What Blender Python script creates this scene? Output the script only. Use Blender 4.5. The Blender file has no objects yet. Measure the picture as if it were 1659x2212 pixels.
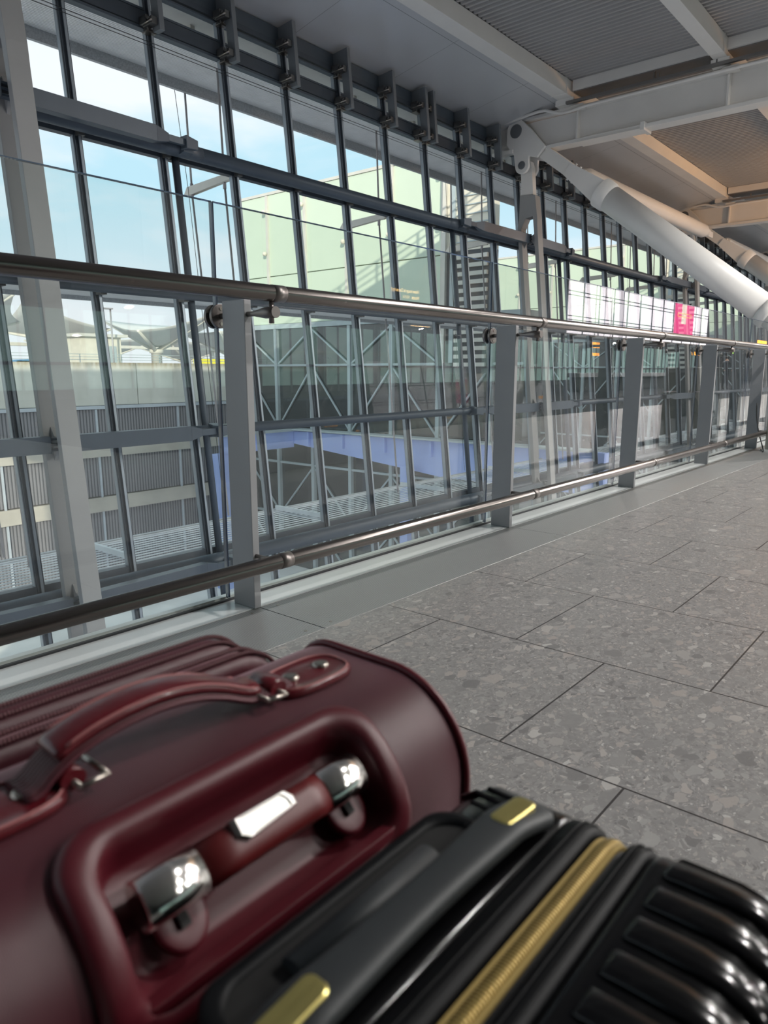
import bpy, bmesh, math, random
from mathutils import Vector, Matrix
random.seed(7)
PI = math.pi
S = bpy.context.scene
C = S.collection

# ------------------------------------------------------------------ camera
F_PX = 1540.0
PITCH = math.atan(303.0 / F_PX)
YAW = math.atan(1320.5 / math.hypot(F_PX, 303.0))
cam_d = bpy.data.cameras.new('camera')
cam = bpy.data.objects.new('camera', cam_d)
C.objects.link(cam)
S.camera = cam
hd = Vector((math.cos(YAW), math.sin(YAW), 0))
rt = Vector((math.sin(YAW), -math.cos(YAW), 0))
fw = hd * math.cos(PITCH) - Vector((0, 0, 1)) * math.sin(PITCH)
upv = hd * math.sin(PITCH) + Vector((0, 0, 1)) * math.cos(PITCH)
cam.matrix_world = Matrix(((rt.x, upv.x, -fw.x, 0), (rt.y, upv.y, -fw.y, 0), (rt.z, upv.z, -fw.z, 0.85), (0, 0, 0, 1)))
cam_d.sensor_fit = 'VERTICAL'
cam_d.sensor_height = 36.0
cam_d.lens = F_PX / 2212.0 * 36.0
cam_d.clip_start = 0.02
cam_d.clip_end = 600
cam_d.dof.use_dof = True
cam_d.dof.focus_distance = 3.6
cam_d.dof.aperture_fstop = 7.5

# ------------------------------------------------------------------ world, sun, lamps, exposure
W = bpy.data.worlds.new('sky')
S.world = W
W.use_nodes = True
nt = W.node_tree
for n in list(nt.nodes):
    nt.nodes.remove(n)
def wn(t, **k):
    n = nt.nodes.new(t)
    for a, b in k.items():
        setattr(n, a, b)
    return n
tc = wn('ShaderNodeTexCoord')
sep = wn('ShaderNodeSeparateXYZ')
nt.links.new(tc.outputs['Generated'], sep.inputs[0])
mpz = wn('ShaderNodeMapping')
mpz.inputs['Scale'].default_value = (1.0, 1.0, 3.2)
nt.links.new(tc.outputs['Generated'], mpz.inputs[0])
noi = wn('ShaderNodeTexNoise')
noi.inputs['Scale'].default_value = 2.6
noi.inputs['Detail'].default_value = 7
noi.inputs['Roughness'].default_value = 0.55
noi.inputs['Distortion'].default_value = 0.35
nt.links.new(mpz.outputs[0], noi.inputs['Vector'])
rmp = wn('ShaderNodeValToRGB')
rmp.color_ramp.elements[0].position = 0.40
rmp.color_ramp.elements[0].color = (0.49, 0.73, 0.85, 1)
rmp.color_ramp.elements[1].position = 0.60
rmp.color_ramp.elements[1].color = (0.84, 0.87, 0.92, 1)
nt.links.new(noi.outputs['Fac'], rmp.inputs[0])
hz = wn('ShaderNodeMapRange')
hz.inputs[1].default_value = 0.0
hz.inputs[2].default_value = 0.22
nt.links.new(sep.outputs['Z'], hz.inputs[0])
mixh = wn('ShaderNodeMixRGB')
mixh.inputs[1].default_value = (0.84, 0.85, 0.90, 1)
nt.links.new(hz.outputs[0], mixh.inputs[0])
nt.links.new(rmp.outputs[0], mixh.inputs[2])
bg = wn('ShaderNodeBackground')
bg.inputs['Strength'].default_value = 1.14
nt.links.new(mixh.outputs[0], bg.inputs['Color'])
wo = wn('ShaderNodeOutputWorld')
nt.links.new(bg.outputs[0], wo.inputs['Surface'])

sun_d = bpy.data.lights.new('sun', 'SUN')
sun_d.energy = 3.6
sun_d.angle = 0.01
sun_d.color = (1.0, 0.91, 0.76)
sun = bpy.data.objects.new('sun', sun_d)
C.objects.link(sun)
sun.rotation_euler = Vector((1.0, 1.0, -0.403)).to_track_quat('-Z', 'Y').to_euler()

def area(name, loc, sx, sy, power, col=(1, 0.98, 0.95), rot=(0, 0, 0)):
    d = bpy.data.lights.new(name, 'AREA')
    d.shape = 'RECTANGLE'; d.size = sx; d.size_y = sy; d.energy = power; d.color = col
    o = bpy.data.objects.new(name, d); C.objects.link(o)
    o.location = loc; o.rotation_euler = rot
    return o
# unseen ceiling discs added to brighten the hall, and a warm uplight on a far roof bay
def fill_downlight(x, y, power):
    d = bpy.data.lights.new('fill_downlight', 'AREA'); d.shape = 'DISK'; d.size = 0.36; d.energy = power; d.color = (1, 0.975, 0.94)
    o = bpy.data.objects.new('fill_downlight', d); C.objects.link(o); o.location = (x, y, 7.6)
for dx_ in range(7):
    for dy_, p_ in ((-2.6, 960), (-7.0, 940), (-12.0, 820)):
        fill_downlight(7.0 + 10.6 * dx_, dy_, p_ * (0.50 if dx_ == 0 else 1.0))
area('warm_uplight', (27.5, 0.6, 5.4), 1.5, 1.5, 520, (1.0, 0.52, 0.20), (PI - 0.5, 0, 0))

S.view_settings.view_transform = 'Standard'
S.view_settings.look = 'None'
S.view_settings.exposure = 0.12
S.view_settings.gamma = 1.0
S.view_settings.use_curve_mapping = False
S.cycles.transparent_max_bounces = 40
S.cycles.max_bounces = 10
S.cycles.diffuse_bounces = 5
S.cycles.glossy_bounces = 6
S.cycles.sample_clamp_indirect = 6
S.cycles.caustics_reflective = False
S.cycles.caustics_refractive = False
S.cycles.use_denoising = True

# ------------------------------------------------------------------ materials
def newmat(name):
    m = bpy.data.materials.new(name)
    m.use_nodes = True
    return m
def nd(m, t, **k):
    n = m.node_tree.nodes.new(t)
    for a, b in k.items():
        setattr(n, a, b)
    return n
def ln(m, a, b):
    m.node_tree.links.new(a, b)
def pbr(name, col, rough=0.5, metal=0.0, var=0.06, vscale=3.0, bump=0.0, bscale=200.0, emit=None, estr=0.0, spec=0.5, coat=0.0):
    """plain procedural surface: base colour with a soft noise variation and an optional fine bump"""
    m = newmat(name)
    b = m.node_tree.nodes['Principled BSDF']
    b.inputs['Roughness'].default_value = rough
    b.inputs['Metallic'].default_value = metal
    b.inputs['Specular IOR Level'].default_value = spec
    b.inputs['Coat Weight'].default_value = coat
    t = nd(m, 'ShaderNodeTexCoord')
    n = nd(m, 'ShaderNodeTexNoise')
    n.inputs['Scale'].default_value = vscale
    n.inputs['Detail'].default_value = 5
    ln(m, t.outputs['Object'], n.inputs['Vector'])
    r = nd(m, 'ShaderNodeValToRGB')
    r.color_ramp.elements[0].position = 0.3
    r.color_ramp.elements[1].position = 0.7
    r.color_ramp.elements[0].color = tuple(max(0, c * (1 - var)) for c in col) + (1,)
    r.color_ramp.elements[1].color = tuple(min(1, c * (1 + var)) for c in col) + (1,)
    ln(m, n.outputs['Fac'], r.inputs[0])
    ln(m, r.outputs[0], b.inputs['Base Color'])
    if bump > 0:
        n2 = nd(m, 'ShaderNodeTexNoise')
        n2.inputs['Scale'].default_value = bscale
        ln(m, t.outputs['Object'], n2.inputs['Vector'])
        bp = nd(m, 'ShaderNodeBump')
        bp.inputs['Strength'].default_value = bump
        bp.inputs['Distance'].default_value = 0.001
        ln(m, n2.outputs['Fac'], bp.inputs['Height'])
        ln(m, bp.outputs[0], b.inputs['Normal'])
    if emit:
        b.inputs['Emission Color'].default_value = emit + (1,)
        b.inputs['Emission Strength'].default_value = estr
    return m

def glass_mat(name, tint, refl=1.0, dirt=0.02):
    """clear pane: see-through tint plus Fresnel mirror on every face, a little dust"""
    m = newmat(name)
    nodes = m.node_tree.nodes
    nodes.remove(nodes['Principled BSDF'])
    out = nodes['Material Output']
    tr = nd(m, 'ShaderNodeBsdfTransparent'); tr.inputs[0].default_value = tint + (1,)
    gl = nd(m, 'ShaderNodeBsdfGlossy'); gl.inputs['Roughness'].default_value = 0.0
    gl.inputs['Color'].default_value = (1, 1, 1, 1)
    df = nd(m, 'ShaderNodeBsdfDiffuse'); df.inputs[0].default_value = (0.8, 0.82, 0.84, 1)
    fr = nd(m, 'ShaderNodeFresnel'); fr.inputs['IOR'].default_value = 1.5
    geo = nd(m, 'ShaderNodeNewGeometry')
    # the Fresnel node inverts its IOR on back faces; feed it the inverse there so both faces behave alike
    bf = nd(m, 'ShaderNodeMapRange')
    bf.inputs[3].default_value = 1.5; bf.inputs[4].default_value = 1 / 1.5
    ln(m, geo.outputs['Backfacing'], bf.inputs[0])
    ln(m, bf.outputs[0], fr.inputs['IOR'])
    fm = nd(m, 'ShaderNodeMath', operation='MULTIPLY'); ln(m, fr.outputs[0], fm.inputs[0]); fm.inputs[1].default_value = refl
    mx = nd(m, 'ShaderNodeMixShader')
    ln(m, fm.outputs[0], mx.inputs[0]); ln(m, tr.outputs[0], mx.inputs[1]); ln(m, gl.outputs[0], mx.inputs[2])
    t = nd(m, 'ShaderNodeTexCoord')
    n = nd(m, 'ShaderNodeTexNoise'); n.inputs['Scale'].default_value = 1.2; n.inputs['Detail'].default_value = 8
    ln(m, t.outputs['Object'], n.inputs['Vector'])
    mr = nd(m, 'ShaderNodeMapRange')
    mr.inputs[1].default_value = 0.45; mr.inputs[2].default_value = 0.8
    mr.inputs[3].default_value = dirt * 0.4; mr.inputs[4].default_value = dirt * 2
    ln(m, n.outputs['Fac'], mr.inputs[0])
    mx2 = nd(m, 'ShaderNodeMixShader')
    ln(m, mr.outputs[0], mx2.inputs[0]); ln(m, mx.outputs[0], mx2.inputs[1]); ln(m, df.outputs[0], mx2.inputs[2])
    ln(m, mx2.outputs[0], out.inputs['Surface'])
    return m

def terrazzo():
    m = newmat('terrazzo')
    b = m.node_tree.nodes['Principled BSDF']
    t = nd(m, 'ShaderNodeTexCoord')
    # joints: 0.597 m columns along X, rows staggered by half a tile
    sx = nd(m, 'ShaderNodeSeparateXYZ'); ln(m, t.outputs['Object'], sx.inputs[0])
    def mth(op, a, b_=None, c_=None):
        n = nd(m, 'ShaderNodeMath', operation=op)
        for i, v in enumerate((a, b_, c_)):
            if v is None: continue
            if isinstance(v, (int, float)): n.inputs[i].default_value = v
            else: ln(m, v, n.inputs[i])
        return n.outputs[0]
    P = 0.597
    u = mth('DIVIDE', mth('SUBTRACT', sx.outputs['X'], 1.350), P)
    col = mth('FLOOR', u)
    par = mth('MODULO', mth('ADD', col, 100.0), 2.0)
    v = mth('DIVIDE', mth('SUBTRACT', sx.outputs['Y'], 0.782), P)
    v2 = mth('ADD', v, mth('MULTIPLY', par, 0.5))
    def edge(q):
        f = mth('FRACT', q)
        return mth('MINIMUM', f, mth('SUBTRACT', 1.0, f))
    d = mth('MINIMUM', edge(u), edge(v2))
    jo = mth('LESS_THAN', d, 0.0042)
    # aggregate: several sizes of stone chips, some stretched
    mp = nd(m, 'ShaderNodeMapping'); mp.inputs['Scale'].default_value = (1, 1.55, 1); mp.inputs['Rotation'].default_value = (0, 0, 0.6)
    wob = nd(m, 'ShaderNodeTexNoise'); wob.inputs['Scale'].default_value = 18; wob.inputs['Detail'].default_value = 7
    ln(m, t.outputs['Object'], wob.inputs['Vector'])
    add = nd(m, 'ShaderNodeVectorMath', operation='MULTIPLY_ADD')
    ln(m, wob.outputs['Color'], add.inputs[0]); add.inputs[1].default_value = (0.060, 0.060, 0.0); ln(m, t.outputs['Object'], add.inputs[2])
    ln(m, add.outputs[0], mp.inputs[0])
    base = nd(m, 'ShaderNodeTexNoise'); base.inputs['Scale'].default_value = 60; base.inputs['Detail'].default_value = 6
    ln(m, t.outputs['Object'], base.inputs['Vector'])
    br = nd(m, 'ShaderNodeValToRGB')
    br.color_ramp.elements[0].color = (0.215, 0.207, 0.202, 1); br.color_ramp.elements[0].position = 0.3
    br.color_ramp.elements[1].color = (0.300, 0.290, 0.283, 1); br.color_ramp.elements[1].position = 0.72
    ln(m, base.outputs['Fac'], br.inputs[0])
    cur = br.outputs[0]
    for sc, thr, pick in ((150, 0.52, 0.30), (64, 0.50, 0.38), (27, 0.44, 0.50), (12, 0.34, 0.70)):
        vo = nd(m, 'ShaderNodeTexVoronoi'); vo.inputs['Scale'].default_value = sc
        ln(m, mp.outputs[0], vo.inputs['Vector'])
        sc_ = nd(m, 'ShaderNodeSeparateColor'); ln(m, vo.outputs['Color'], sc_.inputs[0])
        inn = mth('LESS_THAN', vo.outputs['Distance'], mth('MULTIPLY', sc_.outputs[1], thr * 1.6))
        sel = mth('GREATER_THAN', sc_.outputs[0], pick)
        k = mth('MULTIPLY', mth('MULTIPLY', inn, sel), 0.85)
        cr = nd(m, 'ShaderNodeValToRGB')
        e = cr.color_ramp.elements
        e[0].color = (0.165, 0.160, 0.158, 1); e[0].position = 0.0
        e[1].color = (0.50, 0.49, 0.47, 1); e[1].position = 1.0
        e2 = e.new(0.22); e2.color = (0.262, 0.254, 0.248, 1)
        e3 = e.new(0.7); e3.color = (0.345, 0.336, 0.325, 1)
        e4 = e.new(0.93); e4.color = (0.37, 0.33, 0.305, 1)
        ln(m, sc_.outputs[2], cr.inputs[0])
        mx = nd(m, 'ShaderNodeMixRGB'); ln(m, k, mx.inputs[0]); ln(m, cur, mx.inputs[1]); ln(m, cr.outputs[0], mx.inputs[2])
        cur = mx.outputs[0]
    mj = nd(m, 'ShaderNodeMixRGB'); ln(m, jo, mj.inputs[0]); ln(m, cur, mj.inputs[1]); mj.inputs[2].default_value = (0.05, 0.045, 0.045, 1)
    ln(m, mj.outputs[0], b.inputs['Base Color'])
    rg = nd(m, 'ShaderNodeTexNoise'); rg.inputs['Scale'].default_value = 5; ln(m, t.outputs['Object'], rg.inputs['Vector'])
    rr = nd(m, 'ShaderNodeMapRange'); rr.inputs[3].default_value = 0.24; rr.inputs[4].default_value = 0.36
    ln(m, rg.outputs['Fac'], rr.inputs[0]); ln(m, rr.outputs[0], b.inputs['Roughness'])
    b.inputs['Specular IOR Level'].default_value = 0.5
    return m

def ribbed_mat(name, col, pitch, axis='Y', rough=0.4, metal=0.6, strength=0.6, dist=0.002, col2=None):
    """fine parallel ribs (bump plus darker grooves)"""
    m = newmat(name)
    b = m.node_tree.nodes['Principled BSDF']
    b.inputs['Roughness'].default_value = rough; b.inputs['Metallic'].default_value = metal
    t = nd(m, 'ShaderNodeTexCoord'); s = nd(m, 'ShaderNodeSeparateXYZ'); ln(m, t.outputs['Object'], s.inputs[0])
    q = nd(m, 'ShaderNodeMath', operation='MULTIPLY'); ln(m, s.outputs[axis], q.inputs[0]); q.inputs[1].default_value = 2 * PI / pitch
    w = nd(m, 'ShaderNodeMath', operation='SINE'); ln(m, q.outputs[0], w.inputs[0])
    bp = nd(m, 'ShaderNodeBump'); bp.inputs['Strength'].default_value = strength; bp.inputs['Distance'].default_value = dist
    ln(m, w.outputs[0], bp.inputs['Height']); ln(m, bp.outputs[0], b.inputs['Normal'])
    r = nd(m, 'ShaderNodeValToRGB')
    r.color_ramp.elements[0].color = (col2 or tuple(c * 0.45 for c in col)) + (1,); r.color_ramp.elements[0].position = 0.1
    r.color_ramp.elements[1].color = col + (1,); r.color_ramp.elements[1].position = 0.55
    mr = nd(m, 'ShaderNodeMapRange'); mr.inputs[1].default_value = -1; mr.inputs[2].default_value = 1
    ln(m, w.outputs[0], mr.inputs[0]); ln(m, mr.outputs[0], r.inputs[0])
    ln(m, r.outputs[0], b.inputs['Base Color'])
    return m

def weave_mat(name, col, scale=900.0, rough=0.6, sheen=0.5):
    """fine woven nylon"""
    m = newmat(name)
    b = m.node_tree.nodes['Principled BSDF']
    b.inputs['Roughness'].default_value = rough
    b.inputs['Sheen Weight'].default_value = sheen
    b.inputs['Sheen Roughness'].default_value = 0.35
    b.inputs['Sheen Tint'].default_value = (1.0, 0.62, 0.68, 1)
    t = nd(m, 'ShaderNodeTexCoord'); s = nd(m, 'ShaderNodeSeparateXYZ'); ln(m, t.outputs['Object'], s.inputs[0])
    def sine(axis, k):
        q = nd(m, 'ShaderNodeMath', operation='MULTIPLY'); ln(m, s.outputs[axis], q.inputs[0]); q.inputs[1].default_value = k
        w = nd(m, 'ShaderNodeMath', operation='SINE'); ln(m, q.outputs[0], w.inputs[0]); return w.outputs[0]
    a = nd(m, 'ShaderNodeMath', operation='ADD'); ln(m, sine('X', scale * 7.5), a.inputs[0]); a.inputs[1].default_value = 0.0
    bp = nd(m, 'ShaderNodeBump'); bp.inputs['Strength'].default_value = 0.35; bp.inputs['Distance'].default_value = 0.00025
    ln(m, a.outputs[0], bp.inputs['Height']); ln(m, bp.outputs[0], b.inputs['Normal'])
    n = nd(m, 'ShaderNodeTexNoise'); n.inputs['Scale'].default_value = 12; n.inputs['Detail'].default_value = 6
    ln(m, t.outputs['Object'], n.inputs['Vector'])
    r = nd(m, 'ShaderNodeValToRGB'); r.color_ramp.elements[0].position = 0.3; r.color_ramp.elements[1].position = 0.75
    r.color_ramp.elements[0].color = tuple(c * 0.82 for c in col) + (1,)
    r.color_ramp.elements[1].color = tuple(c * 1.18 for c in col) + (1,)
    ln(m, n.outputs['Fac'], r.inputs[0]); ln(m, r.outputs[0], b.inputs['Base Color'])
    return m

def concrete_mat():
    m = newmat('concrete')
    b = m.node_tree.nodes['Principled BSDF']; b.inputs['Roughness'].default_value = 0.9
    t = nd(m, 'ShaderNodeTexCoord')
    n = nd(m, 'ShaderNodeTexNoise'); n.inputs['Scale'].default_value = 1.3; n.inputs['Detail'].default_value = 9
    mp = nd(m, 'ShaderNodeMapping'); mp.inputs['Scale'].default_value = (1, 1, 0.45)
    ln(m, t.outputs['Object'], mp.inputs[0]); ln(m, mp.outputs[0], n.inputs['Vector'])
    r = nd(m, 'ShaderNodeValToRGB'); r.color_ramp.elements[0].position = 0.3; r.color_ramp.elements[1].position = 0.72
    r.color_ramp.elements[0].color = (0.60, 0.585, 0.53, 1); r.color_ramp.elements[1].color = (0.76, 0.745, 0.69, 1)
    ln(m, n.outputs['Fac'], r.inputs[0])
    # run-off stains hanging from the coping
    n2 = nd(m, 'ShaderNodeTexNoise'); n2.inputs['Scale'].default_value = 7.0; n2.inputs['Detail'].default_value = 4
    mp2 = nd(m, 'ShaderNodeMapping'); mp2.inputs['Scale'].default_value = (1, 1, 0.06)
    ln(m, t.outputs['Object'], mp2.inputs[0]); ln(m, mp2.outputs[0], n2.inputs['Vector'])
    s = nd(m, 'ShaderNodeSeparateXYZ'); ln(m, t.outputs['Object'], s.inputs[0])
    zz = nd(m, 'ShaderNodeMapRange'); zz.inputs[1].default_value = 9.85; zz.inputs[2].default_value = 10.26; ln(m, s.outputs['Z'], zz.inputs[0])
    mu = nd(m, 'ShaderNodeMath', operation='MULTIPLY'); ln(m, zz.outputs[0], mu.inputs[0]); ln(m, n2.outputs['Fac'], mu.inputs[1])
    mr = nd(m, 'ShaderNodeMapRange'); mr.inputs[1].default_value = 0.15; mr.inputs[2].default_value = 0.6; ln(m, mu.outputs[0], mr.inputs[0])
    mx = nd(m, 'ShaderNodeMixRGB'); ln(m, mr.outputs[0], mx.inputs[0]); ln(m, r.outputs[0], mx.inputs[1]); mx.inputs[2].default_value = (0.40, 0.34, 0.22, 1)
    ln(m, mx.outputs[0], b.inputs['Base Color'])
    return m

def net_mat():
    m = newmat('safety_net')
    b = m.node_tree.nodes['Principled BSDF']; b.inputs['Roughness'].default_value = 0.8
    t = nd(m, 'ShaderNodeTexCoord')
    mp = nd(m, 'ShaderNodeMapping'); mp.inputs['Rotation'].default_value = (0, 0, PI / 4); mp.inputs['Scale'].default_value = (9, 9, 9)
    ln(m, t.outputs['Object'], mp.inputs[0])
    s = nd(m, 'ShaderNodeSeparateXYZ'); ln(m, mp.outputs[0], s.inputs[0])
    mins = []
    for ax in ('X', 'Y'):
        f = nd(m, 'ShaderNodeMath', operation='FRACT'); ln(m, s.outputs[ax], f.inputs[0])
        l = nd(m, 'ShaderNodeMath', operation='LESS_THAN'); ln(m, f.outputs[0], l.inputs[0]); l.inputs[1].default_value = 0.12; mins.append(l.outputs[0])
    a = nd(m, 'ShaderNodeMath', operation='MAXIMUM'); ln(m, mins[0], a.inputs[0]); ln(m, mins[1], a.inputs[1])
    n = nd(m, 'ShaderNodeTexNoise'); n.inputs['Scale'].default_value = 0.8; ln(m, t.outputs['Object'], n.inputs['Vector'])
    r = nd(m, 'ShaderNodeValToRGB'); r.color_ramp.elements[0].color = (0.50, 0.60, 0.95, 1); r.color_ramp.elements[1].color = (0.78, 0.85, 1.0, 1)
    ln(m, n.outputs['Fac'], r.inputs[0])
    mx = nd(m, 'ShaderNodeMixRGB'); ln(m, a.outputs[0], mx.inputs[0]); ln(m, r.outputs[0], mx.inputs[1]); mx.inputs[2].default_value = (0.20, 0.24, 0.36, 1)
    ln(m, mx.outputs[0], b.inputs['Base Color'])
    return m

M = {}
M['litwin'] = pbr('glowing_window', (0.8, 0.78, 0.8), 0.3, 0, 0.02, 0.3, emit=(1.0, 0.90, 0.96), estr=2.7)  # emission put into the panes in place of daylight behind them
M['terrazzo'] = terrazzo()
M['mat'] = ribbed_mat('ribbed_aluminium', (0.46, 0.465, 0.46), 0.0075, 'Y', 0.32, 0.45, 0.7, 0.0012)
M['sill'] = pbr('brushed_sill', (0.80, 0.82, 0.81), 0.3, 0.25, 0.05, 2.0)
M['gasket'] = pbr('black_gasket', (0.03, 0.032, 0.035), 0.6)
M['post'] = pbr('grey_post_paint', (0.33, 0.335, 0.345), 0.45, 0.1, 0.05)
M['rail'] = pbr('satin_steel', (0.235, 0.212, 0.20), 0.27, 1.0, 0.05, 4.0)
M['fitting'] = pbr('dark_steel_fitting', (0.20, 0.18, 0.17), 0.38, 0.85, 0.05)
M['glass'] = glass_mat('balustrade_glass', (0.955, 0.975, 0.965), 1.0, 0.012)
M['fglass'] = glass_mat('facade_glass', (0.96, 0.975, 0.972), 0.16, 0.008)
M['mullion'] = pbr('slate_mullion', (0.050, 0.062, 0.078), 0.42, 0.2, 0.08)
M['mull_light'] = pbr('mullion_cap', (0.30, 0.34, 0.38), 0.4, 0.3)
M['tube'] = pbr('blue_grey_tube', (0.062, 0.080, 0.102), 0.42, 0.1, 0.06)
M['bracket'] = pbr('grey_bracket', (0.15, 0.165, 0.18), 0.5, 0.1)
M['clamp'] = pbr('dark_clamp', (0.10, 0.10, 0.10), 0.4, 0.6)
M['steel_paint'] = pbr('off_white_steelwork', (0.76, 0.74, 0.71), 0.42, 0.0, 0.03, 1.5)
M['leg_paint'] = pbr('grey_white_leg', (0.31, 0.31, 0.305), 0.5, 0.0, 0.05, 1.0)
M['pin'] = pbr('pin_grey', (0.17, 0.18, 0.19), 0.4, 0.3)
M['soffit'] = pbr('soffit_panel', (0.56, 0.57, 0.59), 0.28, 0.25, 0.03, 0.7)
M['deck'] = pbr('corrugated_deck', (0.40, 0.39, 0.385), 0.42, 0.15, 0.04, 0.5)
M['tray'] = pbr('cable_tray', (0.20, 0.19, 0.185), 0.5, 0.4)
M['black'] = pbr('plain_black', (0.02, 0.02, 0.022), 0.6)  # plain black for the wheels and the car park inner wall
M['galv'] = pbr('galvanised', (0.44, 0.45, 0.47), 0.55, 0.3, 0.18, 40.0)
M['dark_sheet'] = pbr('added_dark_sheet', (0.022, 0.025, 0.029), 0.85, 0, 0.2, 2.0, spec=0.08)
M['eave'] = pbr('eave_panel', (0.84, 0.84, 0.83), 0.6)
M['gedge'] = pbr('polished_glass_edge', (0.06, 0.10, 0.16), 0.15)
M['lattice'] = pbr('louvre_lattice', (0.84, 0.83, 0.85), 0.5, 0.2)
M['slat'] = pbr('pale_louvre_slat', (0.60, 0.64, 0.68), 0.45, 0.1)
M['rod'] = pbr('grey_rod', (0.36, 0.34, 0.35), 0.45, 0.3)
M['concrete'] = concrete_mat()
M['screen'] = ribbed_mat('mesh_screen', (0.27, 0.26, 0.28), 0.14, 'X', 0.7, 0.1, 0.3, 0.01, (0.10, 0.10, 0.11))
M['slab'] = pbr('slab_edge', (0.52, 0.48, 0.43), 0.9, 0, 0.12, 1.0)
M['ledge'] = pbr('pale_ledge', (0.50, 0.54, 0.60), 0.6)
M['gpanel'] = pbr('pale_green_panel', (0.59, 0.68, 0.55), 0.35, 0.0, 0.03, 0.4)
M['gtrim'] = pbr('cream_trim', (0.62, 0.60, 0.55), 0.5)
M['cream'] = pbr('cream_louvre', (0.70, 0.66, 0.56), 0.5)
M['dglass'] = pbr('tinted_building_glass', (0.022, 0.034, 0.034), 0.06, 0.0, 0.25, 0.35, spec=1.0)
M['brace'] = pbr('pale_brace', (0.40, 0.46, 0.48), 0.5)
M['bluebeam'] = pbr('blue_beam', (0.34, 0.43, 0.76), 0.5, 0.0, 0.08, 0.6)
M['pale_ground'] = pbr('pale_ground', (0.82, 0.82, 0.81), 0.9, 0, 0.15, 0.5)  # ground colour kept very pale to bounce light up under the eave
M['deckroad'] = pbr('deck_road', (0.45, 0.45, 0.47), 0.85)
M['tent'] = pbr('canopy_fabric', (0.66, 0.65, 0.63), 0.8, 0, 0.06, 0.3)
M['tentlight'] = pbr('canopy_boom', (0.72, 0.69, 0.62), 0.6)
M['net'] = net_mat()
M['hall_dark'] = pbr('hall_dark_wall', (0.055, 0.060, 0.065), 0.5, 0, 0.2, 0.5)
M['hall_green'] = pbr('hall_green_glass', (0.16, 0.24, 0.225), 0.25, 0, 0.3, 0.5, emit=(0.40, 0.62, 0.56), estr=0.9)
M['orange'] = pbr('orange_sign', (0.8, 0.30, 0.02), 0.5, emit=(1.0, 0.36, 0.03), estr=5.0)
M['signblack'] = pbr('sign_black', (0.01, 0.01, 0.01), 0.5)
M['green_em'] = pbr('green_sign', (0.3, 0.6, 0.05), 0.5, emit=(0.35, 0.8, 0.08), estr=3.0)
M['amber'] = pbr('amber_letters', (0.9, 0.6, 0.2), 0.5, emit=(1.0, 0.62, 0.22), estr=6.0)
M['pink'] = pbr('pink_banner', (0.62, 0.02, 0.13), 0.5, 0, 0.08, 1.0, emit=(0.80, 0.035, 0.26), estr=1.5)
M['bannerprint'] = pbr('banner_print', (0.85, 0.7, 0.6), 0.5, emit=(0.9, 0.75, 0.62), estr=1.2)
M['bannergold'] = pbr('banner_gold', (0.8, 0.5, 0.1), 0.5, emit=(0.9, 0.5, 0.1), estr=1.2)
M['counter'] = pbr('counter_top', (0.42, 0.42, 0.43), 0.35)
M['kiosk'] = pbr('kiosk_steel', (0.30, 0.295, 0.27), 0.35, 0.5, 0.05)
M['cable'] = pbr('black_cable', (0.02, 0.02, 0.02), 0.5)
M['red_cloth'] = weave_mat('burgundy_nylon', (0.058, 0.009, 0.0155), 700.0, 0.44, 0.6)
M['red_plastic'] = pbr('crimson_plastic', (0.074, 0.003, 0.009), 0.46, 0, 0.05, 6.0, bump=0.05, bscale=400)
M['red_grip'] = pbr('red_grip_plastic', (0.10, 0.006, 0.007), 0.42, 0, 0.04)
M['leather'] = pbr('red_leather', (0.098, 0.006, 0.011), 0.30, 0, 0.12, 30.0, bump=0.25, bscale=260, coat=0.15)
M['edge'] = pbr('worn_leather_edge', (0.34, 0.12, 0.12), 0.5)
M['web'] = ribbed_mat('burgundy_webbing', (0.085, 0.014, 0.023), 0.0035, 'Y', 0.55, 0.0, 0.8, 0.0008, (0.06, 0.008, 0.012))
M['piping'] = pbr('burgundy_piping', (0.11, 0.007, 0.014), 0.4)
M['zip_red'] = ribbed_mat('burgundy_zip', (0.13, 0.035, 0.045), 0.0028, 'X', 0.4, 0.0, 1.0, 0.0012, (0.06, 0.008, 0.012))
M['chrome'] = pbr('chrome', (0.86, 0.84, 0.80), 0.14, 1.0, 0.03)
M['satin'] = pbr('satin_chrome', (0.46, 0.45, 0.43), 0.38, 1.0, 0.04)
M['nickel'] = pbr('worn_nickel', (0.40, 0.36, 0.32), 0.30, 1.0, 0.1, 60)
M['hole'] = pbr('dark_hole', (0.006, 0.006, 0.006), 0.8)
M['blk_shell'] = pbr('gloss_black_shell', (0.003, 0.003, 0.0035), 0.15, 0, 0.1, 20, spec=0.3)
M['blk_matte'] = pbr('matt_black_band', (0.004, 0.0045, 0.0055), 0.5, spec=0.12)
M['blk_grip'] = pbr('charcoal_grip', (0.019, 0.0225, 0.025), 0.55, 0, 0.08, 30, bump=0.1, bscale=900)
M['gold'] = ribbed_mat('gold_zip', (0.52, 0.38, 0.13), 0.0024, 'X', 0.34, 0.75, 0.7, 0.0010, (0.30, 0.20, 0.06))
M['goldtape'] = pbr('gold_tape', (0.42, 0.30, 0.10), 0.5, 0.3)
M['goldplate'] = pbr('gold_plate', (0.55, 0.47, 0.17), 0.30, 0.85, 0.12, 25)
M['cloth_dark'] = pbr('dark_clothes', (0.03, 0.03, 0.035), 0.8)
M['cloth_grey'] = pbr('grey_trousers', (0.14, 0.14, 0.15), 0.8)
M['skin'] = pbr('skin', (0.45, 0.28, 0.20), 0.6)
M['hair'] = pbr('dark_hair', (0.02, 0.015, 0.012), 0.7)
M['car_blue'] = pbr('blue_car_paint', (0.10, 0.25, 0.42), 0.3, 0.2)
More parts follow.
